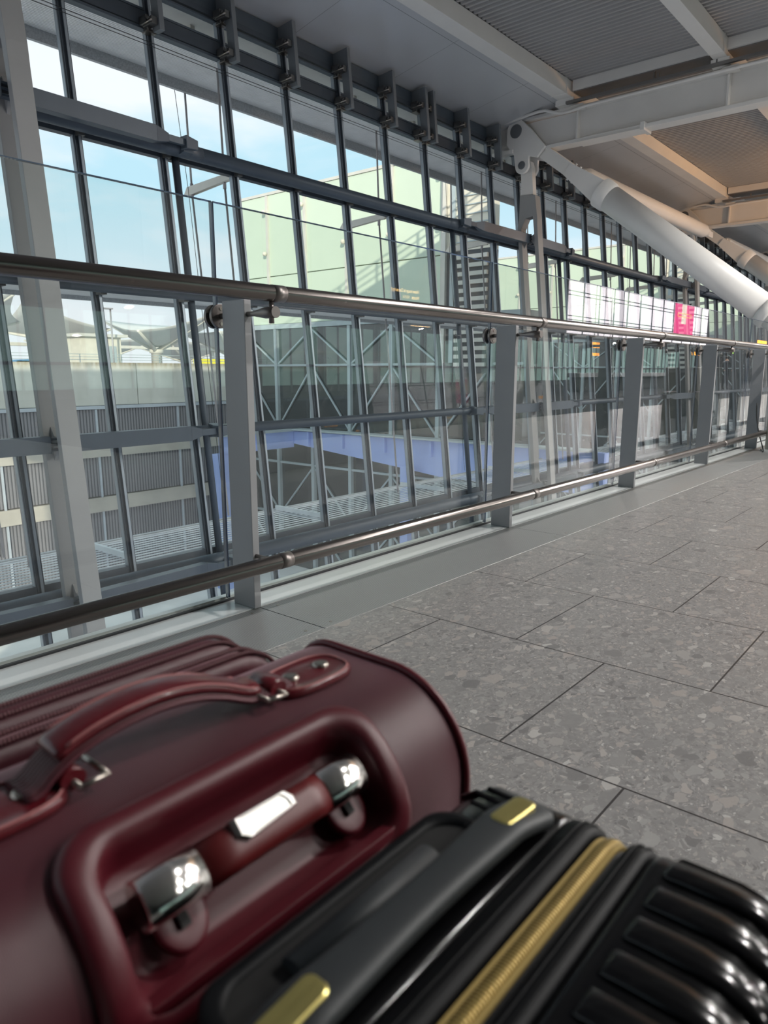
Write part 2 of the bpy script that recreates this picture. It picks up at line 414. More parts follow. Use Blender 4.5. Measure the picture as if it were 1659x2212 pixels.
M['yellow'] = pbr('yellow_strip', (0.85, 0.75, 0.05), 0.6)

# ------------------------------------------------------------------ mesh helper
TAN = math.tan(math.radians(6.2))
def FY(z, off=0.0):
    """y of the outward-leaning facade plane at height z, off metres towards the room"""
    return 10.668 + z * TAN - off
class MB:
    def __init__(s):
        s.v = []; s.f = []; s.sm = []
    def add(s, vs, fs, smooth=False):
        o = len(s.v); s.v += [tuple(p) for p in vs]
        s.f += [tuple(i + o for i in f) for f in fs]; s.sm += [smooth] * len(fs); return s
    def box(s, x0, x1, y0, y1, z0, z1):
        v = [(x, y, z) for x in (x0, x1) for y in (y0, y1) for z in (z0, z1)]
        return s.add(v, [(0, 1, 3, 2), (4, 6, 7, 5), (0, 4, 5, 1), (2, 3, 7, 6), (0, 2, 6, 4), (1, 5, 7, 3)])
    def fbox(s, x0, x1, z0, z1, o0, o1):
        """box following the leaning facade: o0 (room side) > o1"""
        v = [(x, FY(z, o), z) for x in (x0, x1) for o in (o0, o1) for z in (z0, z1)]
        return s.add(v, [(0, 1, 3, 2), (4, 6, 7, 5), (0, 4, 5, 1), (2, 3, 7, 6), (0, 2, 6, 4), (1, 5, 7, 3)])
    def bar(s, p0, p1, w, h, up=(0, 0, 1), w2=None, h2=None):
        p0 = Vector(p0); p1 = Vector(p1); d = (p1 - p0).normalized(); u = Vector(up)
        if abs(d.dot(u)) > 0.98: u = Vector((1, 0, 0))
        a = d.cross(u).normalized(); b = a.cross(d).normalized()
        w2 = w if w2 is None else w2; h2 = h if h2 is None else h2
        v = []
        for p, ww, hh in ((p0, w, h), (p1, w2, h2)):
            for i, j in ((-1, -1), (1, -1), (1, 1), (-1, 1)):
                v.append(p + a * (i * ww / 2) + b * (j * hh / 2))
        return s.add(v, [(3, 2, 1, 0), (4, 5, 6, 7), (0, 1, 5, 4), (1, 2, 6, 5), (2, 3, 7, 6), (3, 0, 4, 7)])
    def tube(s, pts, r, n=16, caps=True, sy=1.0, up=(0, 0, 1)):
        """swept tube through pts; r scalar or list; sy flattens the section along b"""
        pts = [Vector(p) for p in pts]; k = len(pts)
        rs = r if isinstance(r, (list, tuple)) else [r] * k
        v = []; a = None
        for i, p in enumerate(pts):
            d = (pts[min(i + 1, k - 1)] - pts[max(i - 1, 0)])
            if d.length < 1e-9: d = pts[-1] - pts[0]
            d.normalize()
            if a is None:
                u = Vector(up)
                if abs(d.dot(u)) > 0.98: u = Vector((1, 0, 0))
                a = d.cross(u).normalized()
            else:
                a = (a - d * a.dot(d)).normalized()
            b = a.cross(d).normalized()
            for j in range(n):
                t = 2 * PI * j / n
                v.append(p + a * (math.cos(t) * rs[i]) + b * (math.sin(t) * rs[i] * sy))
        f = []
        for i in range(k - 1):
            for j in range(n):
                j2 = (j + 1) % n
                f.append((i * n + j, (i + 1) * n + j, (i + 1) * n + j2, i * n + j2))
        s.add(v, f, True)
        if caps:
            s.add([v[j] for j in range(n)], [tuple(range(n))]); s.add([v[(k - 1) * n + j] for j in range(n)], [tuple(reversed(range(n)))])
        return s
    def cyl(s, p0, p1, r, n=20, r2=None):
        return s.tube([p0, p1], [r, r if r2 is None else r2], n)
    def prism(s, poly, x0, x1, axis='X'):
        """extrude a 2-D outline: axis X -> poly is (y,z); axis Y -> (x,z); axis Z -> (x,y)"""
        def mk(p, t):
            return {'X': (t, p[0], p[1]), 'Y': (p[0], t, p[1]), 'Z': (p[0], p[1], t)}[axis]
        n = len(poly)
        v = [mk(p, x0) for p in poly] + [mk(p, x1) for p in poly]
        f = [tuple(range(n)), tuple(reversed(range(n, 2 * n)))]
        for i in range(n):
            j = (i + 1) % n; f.append((i, i + n, j + n, j))
        return s.add(v, f)
    def loft(s, rings, cap0=True, cap1=True, smooth=True, closed=True):
        n = len(rings[0]); v = [p for r in rings for p in r]; f = []
        for i in range(len(rings) - 1):
            for j in range(n if closed else n - 1):
                j2 = (j + 1) % n
                f.append((i * n + j, i * n + j2, (i + 1) * n + j2, (i + 1) * n + j))
        s.add(v, f, smooth)
        if cap0: s.add(rings[0], [tuple(reversed(range(n)))])
        if cap1: s.add(rings[-1], [tuple(range(n))])
        return s
    def sphere(s, c, r, n=12, sc=(1, 1, 1)):
        rings = []
        for i in range(1, n):
            t = PI * i / n
            rings.append([(c[0] + r * sc[0] * math.sin(t) * math.cos(2 * PI * j / (2 * n)), c[1] + r * sc[1] * math.sin(t) * math.sin(2 * PI * j / (2 * n)), c[2] + r * sc[2] * math.cos(t)) for j in range(2 * n)])
        return s.loft(rings)
    def build(s, name, mat, parent=None, bevel=0.0, seg=2):
        me = bpy.data.meshes.new(name)
        o0 = parent_origin(parent)
        me.from_pydata([(p[0] - o0.x, p[1] - o0.y, p[2] - o0.z) for p in s.v], [], s.f)
        me.polygons.foreach_set('use_smooth', s.sm)
        bm = bmesh.new(); bm.from_mesh(me)
        bmesh.ops.remove_doubles(bm, verts=bm.verts, dist=1e-6)
        bmesh.ops.recalc_face_normals(bm, faces=bm.faces)
        bm.to_mesh(me); bm.free()
        me.materials.append(mat)
        o = bpy.data.objects.new(name, me); C.objects.link(o)
        if parent is not None: o.parent = parent
        if bevel > 0:
            b = o.modifiers.new('bevel', 'BEVEL'); b.width = bevel; b.segments = seg; b.limit_method = 'ANGLE'; b.angle_limit = math.radians(40)
        return o
def parent_origin(p):
    v = Vector((0, 0, 0))
    while p is not None:
        v += p.location; p = p.parent
    return v
def tag(o, label=None, cat=None, group=None, kind=None):
    if label: o['label'] = label
    if cat: o['category'] = cat
    if group: o['group'] = group
    if kind: o['kind'] = kind
    return o
def thing(name, loc, label=None, cat=None, group=None, kind=None):
    o = bpy.data.objects.new(name, None); C.objects.link(o); o.location = loc
    o.empty_display_size = 0.1
    return tag(o, label, cat, group, kind)
def copy_tree(o, parent=None):
    c = o.copy(); C.objects.link(c); c.parent = parent
    for ch in [x for x in bpy.data.objects if x.parent == o]:
        copy_tree(ch, c)
    return c
def dup(root, loc, label=None):
    c = copy_tree(root); c.location = loc
    if label: c['label'] = label
    return c
def rrect(xc, hw, z0, z1, r, n=8):
    """rounded rectangle outline (u,v) counter-clockwise"""
    r = max(r, 1e-4); pts = []
    for cx_, cz_, a0 in ((xc + hw - r, z1 - r, 0), (xc - hw + r, z1 - r, 90), (xc - hw + r, z0 + r, 180), (xc + hw - r, z0 + r, 270)):
        for i in range(n + 1):
            a = math.radians(a0 + 90 * i / n)
            pts.append((cx_ + r * math.cos(a), cz_ + r * math.sin(a)))
    return pts
def text_obj(txt, size, loc, rot, mat, parent=None, name='lettering', depth=0.002, align='CENTER'):
    cu = bpy.data.curves.new(name, 'FONT'); cu.body = txt; cu.size = size; cu.extrude = depth; cu.align_x = align; cu.align_y = 'CENTER'
    o = bpy.data.objects.new(name, cu); C.objects.link(o)
    dg = bpy.context.evaluated_depsgraph_get()
    me = bpy.data.meshes.new_from_object(o.evaluated_get(dg))
    bpy.data.objects.remove(o); bpy.data.curves.remove(cu)
    me.materials.clear(); me.materials.append(mat)
    m = bpy.data.objects.new(name, me); C.objects.link(m)
    m.location = Vector(loc) - parent_origin(parent); m.rotation_euler = rot
    if parent is not None: m.parent = parent
    return m
def struct(mb, name, mat, bevel=0.0):
    return tag(mb.build(name, mat, None, bevel), kind='structure')

X_END = 76.0
# ------------------------------------------------------------------ floor, mat strip, sill
struct(MB().box(-14, X_END, -18.2, 1.6225, -0.25, 0.0), 'floor', M['terrazzo'])
struct(MB().box(-14, X_END, 1.6225, 2.16, -0.25, -0.012), 'floor_edge', M['slab'])
tiles = [-4.0, -2.0, -0.18] + [1.62 + 1.802 * i for i in range(0, 41)]
for i in range(len(tiles) - 1):
    x0, x1 = tiles[i], tiles[i + 1]
    if x1 < -0.5: continue
    o = MB().box(x0 + 0.002, x1 - 0.002, 1.624, 1.963, -0.012, 0.001).build('ribbed_floor_panel', M['mat'], None, 0.0008)
    tag(o, kind='structure'); o.name = 'trim_1'
    if i < 12:
        for sx in (x0 + 0.06, x1 - 0.06):
            for sy in (1.655, 1.93):
                MB().cyl((sx, sy, 0.0), (sx, sy, 0.0022), 0.006, 10).build('screw', M['nickel'], o)
struct(MB().box(-14, X_END, 1.964, 2.098, -0.012, 0.004), 'trim_2', M['sill'])
struct(MB().box(-14, X_END, 2.100, 2.112, -0.012, 0.010), 'trim_3', M['gasket'])
struct(MB().box(-14, X_END, 2.131, 2.16, -0.012, 0.012), 'trim_4', M['sill'])
struct(MB().box(-14, X_END, 2.13, 2.17, -0.9, -0.2501), 'trim_5', M['bracket'])

# ------------------------------------------------------------------ balustrade
POST_X = [1.605 + 1.802 * i for i in range(-2, 6)]
ordn = ['nearest', 'second', 'third', 'fourth', 'fifth', 'sixth', 'seventh', 'eighth', 'ninth', 'tenth', 'eleventh', 'twelfth', 'thirteenth', 'fourteenth', 'fifteenth',
        'sixteenth', 'seventeenth', 'eighteenth', 'nineteenth', 'twentieth', 'twenty-first', 'twenty-second', 'twenty-third', 'twenty-fourth', 'twenty-fifth', 'twenty-sixth',
        'twenty-seventh', 'twenty-eighth', 'twenty-ninth', 'thirtieth', 'thirty-first', 'thirty-second', 'thirty-third', 'thirty-fourth', 'thirty-fifth', 'thirty-sixth']
def far_word(i):
    return ordn[i] if i < 30 else None
post0 = thing('balustrade_post', (1.605, 1.95, 0.0), 'nearest grey flat steel balustrade post in full view, beside the kink of the sill', 'post', 'balustrade posts along the sill')
MB().box(1.590, 1.620, 1.950, 2.068, 0.0045, 1.088).build('upright', M['post'], post0, 0.002)
arm = MB()
arm.tube([(1.605, 1.950, 1.040), (1.605, 1.918, 1.040), (1.605, 1.870, 1.040), (1.605, 1.858, 1.040), (1.605, 1.808, 1.040)], [0.0085, 0.0085, 0.0165, 0.0185, 0.0185], 24)
arm.build('rail_arm', M['fitting'], post0)
MB().cyl((1.605, 1.83, 1.005), (1.605, 1.83, 1.075), 0.0085, 16).build('rail_stub', M['fitting'], post0)
MB().tube([(1.605, 1.950, 0.200), (1.605, 1.85, 0.200)], 0.008, 12).build('lower_rail_arm', M['fitting'], post0)
cl = MB(); cl.cyl((1.605, 2.068, 1.040), (1.605, 2.094, 1.040), 0.010, 16); cl.cyl((1.605, 2.094, 1.040), (1.605, 2.107, 1.040), 0.041, 36); cl.cyl((1.605, 2.127, 1.040), (1.605, 2.140, 1.040), 0.041, 36)
cl_o = cl.build('glass_clamp', M['fitting'], post0, 0.0008)
for dz in (-0.026, 0.026): MB().cyl((1.605, 2.0925, 1.040 + dz), (1.605, 2.0945, 1.040 + dz), 0.006, 12).build('screw', M['nickel'], cl_o)
k = 0
for i, x in enumerate(POST_X):
    if i == 2: continue
    if x < 1: continue
    k += 1
    w = far_word(k)
    dup(post0, (x, 1.95, 0.0), f'{w} grey flat steel balustrade post along the glass, counting away from the camera' if w else 'small grey steel balustrade post among those at the far end of the glass')
# glass panes
px_ = [1.600 + 1.802 * i for i in range(-2, 7)]
j = 0
for i in range(len(px_) - 1):
    x0, x1 = px_[i] + 0.006, px_[i + 1] - 0.004
    if x1 < 0: continue
    g = MB().box(x0, x1, 2.112, 2.126, 0.0, 1.418).build('glass_panel', M['glass'])
    MB().box(x0, x1, 2.1122, 2.1258, 1.4181, 1.4205).build('polished_edge', M['gedge'], g)
    MB().box(x0 - 0.0012, x0 - 0.0001, 2.1122, 2.1258, 0.01, 1.4205).build('polished_edge', M['gedge'], g)
    MB().box(x1 + 0.0001, x1 + 0.0012, 2.1122, 2.1258, 0.01, 1.4205).build('polished_edge', M['gedge'], g)
    j += 1
    if j == 1: lb = 'clear glass balustrade panel left of the nearest grey post'
    elif j <= 9: lb = f'clear glass balustrade panel just right of the {ordn[j-2]} grey post'
    else: lb = 'clear glass balustrade panel far down the walkway among the small posts'
    tag(g, lb, 'glass panel', 'balustrade glass panels')
# rails
def rail(name, z, label):
    r = thing(name, (-2.0, 1.83, z), label, 'handrail')
    MB().tube([(-3.8, 1.83, z), (12.5, 1.83, z)], 0.0265, 32).build('rail_tube', M['rail'], r)
    for x in [1.632 + 1.802 * i for i in range(-1, 6)]:
        MB().tube([(x - 0.027, 1.83, z), (x + 0.024, 1.83, z)], 0.0277, 32).build('joint_sleeve', M['fitting'], r)
    return r
rail('handrail', 1.100, 'upper satin steel handrail running the whole length of the glass')
rail('foot_rail', 0.200, 'lower satin steel rail just above the pale sill')

# ------------------------------------------------------------------ facade
MX = [4.43 + 1.486 * i for i in range(-5, 34)]
FX = MX[-1] + 0.5
Z_B, Z_T = -3.7, 7.05
LEV = [Z_B, -2.30, 2.20, 4.40, 6.45, Z_T]
n = 0
for i, x in enumerate(MX):
    n += 1
    w = thing('window_%d' % n, (x, FY(0), 0.0), kind='structure')
    m1 = MB()
    m1.fbox(x - 0.055, x + 0.055, Z_B, Z_T, 0.16, 0.02)
    m1.fbox(x - 0.020, x + 0.020, Z_B, Z_T, 0.20, 0.161)
    m1.build('mullion', M['mullion'], w)
    m2 = MB(); m2.fbox(x - 0.072, x - 0.056, Z_B, Z_T, 0.12, 0.04); m2.fbox(x + 0.056, x + 0.072, Z_B, Z_T, 0.12, 0.04)
    m2.fbox(x - 0.0195, x + 0.0195, Z_B, Z_T, 0.206, 0.2005)
    m2.build('mullion_cap', M['mull_light'], w)
    if i + 1 < len(MX):
        x1 = MX[i + 1]
        g = MB()
        for za, zb in zip(LEV[:-1], LEV[1:]):
            g.fbox(x + 0.056, x1 - 0.056, za + 0.10, zb - 0.10, 0.078, 0.062)
        g.build('pane', M['fglass'], w)
# transoms
tr = MB()
tr.fbox(-3.2, FX, 6.335, 6.56, 0.15, 0.0)
struct(tr, 'trim_6', M['mullion'])
for q, (a, b, o) in enumerate(((4.33, 4.47, 0.14), (2.16, 2.28, 0.14), (-2.36, -2.22, 0.14), (6.96, 7.06, 0.14), (6.575, 6.61, 0.14), (6.28, 6.32, 0.14), (6.90, 6.925, 0.13))):
    struct(MB().fbox(-3.2, FX, a, b, o, 0.0), 'trim_%d' % (7 + q), M['mullion'] if q not in (4, 5, 6) else M['tube'])
struct(MB().fbox(-3.2, FX, 7.06, 7.33, 0.10, 0.0), 'trim_14', M['tube'])

FR = [4.71 + 13.93 * i for i in range(0, 5)]
NODES = []
for f in FR:
    NODES += [f - 3.0, f + 2.85]
# horizontal tubes
def htube(z, r, off, name, label):
    t = thing(name, (-3, FY(z, off), z), label, 'steel tube')
    MB().tube([(-3.2, FY(z, off), z), (FX, FY(z, off), z)], r, 24).build('tube_run', M['tube'], t)
    for x in MX:
        lug = MB(); lug.box(x - 0.05, x + 0.05, FY(z, off) + r * 0.6, FY(z, 0.15), z - 0.03, z - r - 0.02 if z > 1 else z + 0.03)
        lug.build('fixing_lug', M['clamp'], t)
    if r > 0.06:
        for x in NODES:
            if x > FX: continue
            nb = MB(); y = FY(z, off)
            nb.tube([(x - 0.42, y, z), (x - 0.2, y - 0.03, z), (x, y - 0.07, z), (x + 0.2, y - 0.03, z), (x + 0.42, y, z)], [r * 0.98, r * 1.04, r * 1.12, r * 1.04, r * 0.98], 20)
            nb.prism([(y - r * 0.7, z - 0.12), (y - r * 0.7 - 0.17, z - 0.09), (y - r * 0.7 - 0.20, z), (y - r * 0.7 - 0.17, z + 0.09), (y - r * 0.7, z + 0.12)], x - 0.09, x + 0.09)
            nb.build('node_collar', M['tube'], t)
    return t
htube(4.455, 0.12, 0.36, 'horizontal_tube', 'upper blue grey steel tube along the facade, above the glass balustrade')
htube(2.09, 0.060, 0.36, 'horizontal_tube', 'slim blue grey tube along the facade just under the handrail line')
htube(-0.14, 0.088, 0.36, 'horizontal_tube', 'blue grey tube along the facade midway between the two handrails')
htube(-2.40, 0.135, 0.36, 'horizontal_tube', 'lowest thick blue grey tube along the facade above the net')
# vertical round tubes at the nodes
for i, x in enumerate(NODES):
    if x > FX: break
    t = thing('vertical_tube', (x, FY(-3.6, 0.22), -3.6), None, 'steel tube', 'round uprights behind the horizontal tubes')
    t['label'] = ['round grey upright tube beyond the left edge of the view', 'round grey upright tube right of the big white leg pair on the left', 'round grey upright tube left of the central white leg pair', 'round grey upright tube right of the central white leg pair'][i] if i < 4 else f'slim round grey upright tube, {ordn[i]} along the facade from the left'
    MB().tube([(x, FY(-3.6, 0.22), -3.6), (x, FY(4.45, 0.22), 4.45)], 0.062, 18).build('tube_run', M['tube'], t)

# L brackets hanging from the soffit
def bracket(x, first=False):
    z = 6.20
    t = thing('hanger_bracket', (x, FY(z, 0.42), z), None, 'bracket', 'L brackets hanging from the soffit')
    p = [(FY(7.32, 0.02), 7.32), (FY(7.32, 0.50), 7.36), (FY(6.20, 0.50), 6.20), (FY(6.20, 0.31), 6.20), (FY(7.05, 0.31), 7.05), (FY(7.05, 0.02), 7.05)]
    MB().prism(p, x - 0.045, x + 0.045).build('bracket_plate', M['bracket'], t, 0.004)
    for zz in (6.95, 6.33):
        c = MB()
        c.box(x - 0.16, x - 0.05, FY(zz, 0.46), FY(zz, 0.20), zz - 0.06, zz + 0.05)
        c.box(x - 0.12, x + 0.07, FY(zz, 0.24), FY(zz, 0.15), zz - 0.10, zz - 0.05)
        c.cyl((x - 0.20, FY(zz, 0.40), zz + 0.02), (x + 0.10, FY(zz, 0.40), zz + 0.02), 0.022, 10)
        c.cyl((x - 0.11, FY(zz, 0.27), zz - 0.13), (x - 0.11, FY(zz, 0.27), zz + 0.10), 0.018, 10)
        c.box(x - 0.19, x - 0.14, FY(zz, 0.34), FY(zz, 0.16), zz - 0.03, zz + 0.09)
        c.build('clamp', M['clamp'], t, 0.004)
        b = MB(); b.cyl((x - 0.17, FY(zz, 0.475), zz - 0.02), (x - 0.17, FY(zz, 0.20), zz - 0.02), 0.014, 8); b.box(x - 0.15, x + 0.02, FY(zz, 0.3), FY(zz, 0.16), zz - 0.135, zz - 0.115)
        b.build('clamp_bolt', M['nickel'], t)
    return t
b0 = bracket(MX[5] + 1.486)
bx = [x + (0.0 if i % 2 else 0.03) for i, x in enumerate(MX) if x > 5.5 and x < FX and abs(x - MX[6]) > 0.01]
bx.append(14.55)
for x in sorted(bx):
    d = dup(b0, (x, b0.location.y, b0.location.z))
    q = sum(1 for y in bx + [MX[6]] if 7.0 < y < x)
    d['label'] = f'grey L bracket under the soffit, {ordn[q] if q else "first"} of the row from the left'
b0["label"] = "grey L bracket under the soffit right at the top left corner of the view"

# safety cables strung along the glass
for q, dz in enumerate((0.0, 0.05)):
    o = MB().tube([(-3, FY(6.06, 0.24), 6.02 + dz), (FX, FY(6.06, 0.24), 5.96 + dz)], 0.005, 6).build('wire_cable', M['cable'])
    tag(o, ('upper' if q else 'lower') + ' thin dark wire cable strung along the top of the facade', 'cable', 'twin wire cables')

# ------------------------------------------------------------------ tie-down frames, arms, rafters
def slope_y(y_at, z_at, z):
    return y_at + (z - z_at) * 0.108
def frame(X, vis):
    labels = {0: 'big off white twin leg frame at the left of the facade',
              1: 'off white twin leg frame with round pins in the middle right of the facade',
              2: 'smaller off white twin leg frame half hidden behind the big sloping tube'}
    t = thing('tie_down_frame', (X, slope_y(9.84, 2.52, -3.6), -3.6), labels.get(vis, f'tiny off white twin leg frame, {ordn[vis]} along the facade'), 'steel frame', 'tie-down leg frames')
    for a, nm in ((9.84, 'leg'), (10.34, 'leg')):
        m = MB()
        zs = (-3.6, 4.75)
        v = []
        for z in zs:
            y = slope_y(a, 2.52, z)
            v += [(X - 0.14, y, z), (X + 0.14, y, z), (X + 0.14, y + 0.115, z), (X - 0.14, y + 0.115, z)]
        m.add(v, [(0, 1, 2, 3), (7, 6, 5, 4), (0, 4, 5, 1), (1, 5, 6, 2), (2, 6, 7, 3), (3, 7, 4, 0)])
        m.build(nm, M['leg_paint'], t, 0.008)
    # head block with a window between the legs, then the neck
    yb = slope_y(9.84, 2.52, 4.75); yf = slope_y(10.34, 2.52, 4.75) + 0.115
    m = MB()
    m.prism([(yb, 4.74), (yb + 0.115, 4.74), (yb + 0.15, 5.0), (10.24, 5.03), (10.26, 5.10), (10.27, 5.60), (yb + 0.11, 5.58), (yb + 0.02, 5.0)], X - 0.14, X + 0.14)
    m.prism([(yf - 0.115, 4.74), (yf, 4.74), (10.66, 5.0), (10.66, 5.62), (10.62, 5.62), (10.27, 5.60), (10.25, 5.03), (10.46, 5.0)], X - 0.14, X + 0.14)
    m.build('head_block', M['leg_paint'], t, 0.006)
    m = MB()
    m.prism([(10.27, 5.58), (10.64, 5.60), (10.68, 6.30), (10.64, 6.48), (10.40, 6.48), (10.34, 6.30)], X - 0.10, X + 0.10)
    m.build('neck', M['steel_paint'], t, 0.01)
    for z in (4.46, -0.15, -2.4):
        y = slope_y(9.95, 2.52, z)
        mm = MB()
        mm.prism([(y - 0.005, z - 0.30), (y + 0.10, z - 0.10), (y + 0.22, z - 0.05), (y + 0.30, z - 0.10), (y + 0.395, z - 0.30), (y + 0.41, z + 0.05), (y + 0.41, z + 0.24), (y + 0.33, z + 0.12), (y + 0.2, z + 0.07), (y + 0.09, z + 0.12), (y, z + 0.24)], X - 0.025, X + 0.025)
        mm.build('gusset', M['leg_paint'], t, 0.004)
        MB().cyl((X, y + 0.2, z - 0.14), (X, y + 0.2, z + 0.14), 0.035, 16).build('pin', M['pin'], t)
    return t
def strut(X, z, side, vis):
    xn = X + (2.85 if side > 0 else -3.0)
    yp = slope_y(9.95, 2.52, z) + 0.2
    p0 = Vector((X, yp, z)); p1 = Vector((xn - 0.12 * side, FY(z, 0.36) - 0.30, z + (0.03 if z > 1 else 0.0)))
    d = (p1 - p0).normalized(); L = (p1 - p0).length
    t = thing('facade_strut', tuple(p0), None, 'strut', 'box struts between leg frames and tubes')
    where = {4.455: 'upper', -0.14: 'middle', -2.40: 'lowest'}[z]
    fr_ = {0: 'left leg frame', 1: 'central leg frame', 2: 'partly hidden leg frame'}.get(vis, f'{ordn[vis]} leg frame along the facade')
    t['label'] = f'{where} dark box strut running {"right" if side > 0 else "left"} from the {fr_}'
    a = p0 + d * 0.16; b = p0 + d * (L - 0.55)
    MB().bar(a, b, 0.16, 0.235).build('box_section', M['tube'], t, 0.004)
    m = MB(); m.bar(b, p0 + d * (L - 0.30), 0.16, 0.235, w2=0.07, h2=0.12); m.bar(p0 + d * (L - 0.30), p1 + d * 0.06, 0.07, 0.10)
    m.build('tapered_end', M['tube'], t, 0.003)
    m = MB()
    for dz in (-0.075, 0.0, 0.075): m.bar(p0 + Vector((0, 0, dz)), a + Vector((0, 0, dz)), 0.13, 0.028)
    m.build('fork_plate', M['tube'], t)
    m = MB(); m.bar(p1 + d * 0.0, p1 + d * 0.26, 0.17, 0.20, w2=0.10, h2=0.14); m.build('node_shoe', M['tube'], t, 0.01)
    return t
plate_poly = []
def arc(cy_, cz_, r, a0, a1, n=10):
    return [(cy_ + r * math.cos(math.radians(a0 + (a1 - a0) * i / n)), cz_ + r * math.sin(math.radians(a0 + (a1 - a0) * i / n))) for i in range(n + 1)]
# outline in (y,z): round head about the big pin, lower lobe about the small pin, right shoulder of the sloping arm
plate_poly = arc(10.75, 7.24, 0.30, 20, 135, 12) + [(10.28, 7.20), (10.05, 6.93), (9.86, 6.72), (10.10, 6.48), (10.34, 6.56)] + arc(10.54, 6.34, 0.205, 160, 350, 12) + [(10.80, 6.64), (11.04, 6.94)]
def rafter(X, vis):
    lab = {1: 'big off white roof rafter with round pin joint at upper right', 2: 'second off white roof rafter behind the sloping tubes at right', 0: 'off white roof rafter over the left leg frame'}.get(vis, f'distant off white roof rafter, {ordn[vis]} along the hall')
    t = thing('roof_rafter', (X, 10.75, 6.70), lab, 'roof beam', 'roof rafters')
    m = MB()
    m.box(X - 0.20, X + 0.20, -17.5, 9.90, 6.67, 6.755)
    m.box(X - 0.20, X + 0.20, 9.0, 11.55, 7.48, 7.56)
    m.box(X - 0.20, X + 0.20, -17.5, 9.0, 7.46, 7.54)
    m.build('flange', M['steel_paint'], t, 0.006)
    m = MB()
    m.box(X - 0.03, X + 0.03, -17.5, 11.5, 6.756, 7.459)
    m.build('web', M['steel_paint'], t)
    for y in (9.03, 5.40, 1.75, -1.9, -5.6):
        MB().box(X - 0.19, X - 0.031, y - 0.02, y + 0.02, 6.757, 7.457).build('stiffener', M['steel_paint'], t)
        MB().prism([(y + 0.10, 7.49), (y - 0.25, 7.50), (y - 0.25, 7.40), (y + 0.10, 7.42)], X - 0.42, X - 0.202).build('cleat', M['steel_paint'], t, 0.004)
    m = MB()
    m.box(X - 0.33, X - 0.201, 10.82, 11.52, 6.70, 6.80); m.box(X - 0.16, X - 0.13, 10.95, 11.50, 6.80, 7.50)
    m.build('end_flange', M['steel_paint'], t, 0.005)
    # splice plate on the lower flange
    m = MB(); m.box(X - 0.235, X + 0.235, 7.35, 9.02, 6.655, 6.668); m.box(X - 0.24, X + 0.26, 7.25, 7.35, 6.62, 6.80)
    m.build('splice_plate', M['steel_paint'], t, 0.003)
    m = MB()
    m.prism(plate_poly, X - 0.30, X - 0.205); m.prism(plate_poly, X + 0.205, X + 0.30)
    m.build('node_plate', M['steel_paint'], t, 0.012)
    m = MB(); m.tube([(X - 0.325, 10.75, 7.24), (X + 0.325, 10.75, 7.24)], 0.175, 36); m.build('pin', M['pin'], t, 0.01)
    m = MB(); m.tube([(X - 0.325, 10.54, 6.35), (X + 0.325, 10.54, 6.35)], 0.105, 30); m.build('pin', M['pin'], t, 0.01)
    return t
def prop(X, vis):
    """box arm from the pin joint plus the big sloping tube towards the floor of the hall"""
    lab = {1: 'huge off white sloping tube prop crossing the upper right', 2: 'second off white sloping tube prop at the right edge'}.get(vis, f'off white sloping tube prop, {ordn[vis]} along the hall')
    t = thing('roof_prop', (X, 1.4, 0.0), lab, 'roof prop', 'sloping roof props')
    A = Vector((X, 10.45, 6.98)); B = Vector((X, 8.40, 5.42)); E = Vector((X, 4.25, 2.25)); G = Vector((X, 1.4, 0.0))
    d = (B - A).normalized()
    m = MB(); m.bar(A, B, 0.34, 0.33); m.build('box_arm', M['steel_paint'], t, 0.008)
    nrm = Vector((0, d.z, -d.y))
    # gusset fins beside the arm end
    for sx in (-1, 1):
        g = MB()
        P0 = B - d * 1.05; P1 = B + d * 0.10
        v = []
        for xx in (sx * 0.205, sx * 0.245):
            for p in (P0 + nrm * 0.16, P1 + nrm * 0.29, P1 - nrm * 0.29, P0 - nrm * 0.16):
                v.append((X + xx, p.y, p.z))
        g.add(v, [(0, 1, 2, 3), (7, 6, 5, 4), (0, 4, 5, 1), (1, 5, 6, 2), (2, 6, 7, 3), (3, 7, 4, 0)])
        g.build('fin_plate', M['steel_paint'], t, 0.004)
    for q in range(6):
        for s_ in (-1, 1):
            c = B - d * (0.15 + 0.16 * q) + nrm * (0.165 * s_) - Vector((0.10, 0, 0))
            MB().tube([c, c + nrm * (0.06 * s_)], 0.028, 8).build('bolt', M['steel_paint'], t)
    m = MB(); m.tube([B + d * 0.04, B + d * 0.05, B + d * 0.30, B + d * 0.38], [0.31, 0.375, 0.365, 0.335], 40); m.build('end_collar', M['steel_paint'], t, 0.01)
    m = MB(); m.tube([B + d * 0.30, E], 0.330, 48); m.build('tube_shaft', M['steel_paint'], t)
    m = MB(); m.tube([E - d * 0.02, E + d * 0.18, E + d * 0.22], [0.355, 0.37, 0.33], 40); m.tube([E + d * 0.2, E + d * 1.4, G], [0.31, 0.25, 0.22], 32); m.box(X - 0.5, X + 0.5, 1.1, 1.7, 0.0, 0.05)
    m.build('foot_section', M['steel_paint'], t)
    return t
for i, X in enumerate(FR):
    if i < 6:
        frame(X, i)
        for z in (4.455, -0.14, -2.40):
            for s_ in (-1, 1):
                strut(X, z, s_, i)
    rafter(X, i)
    if i > 0: prop(X, i)
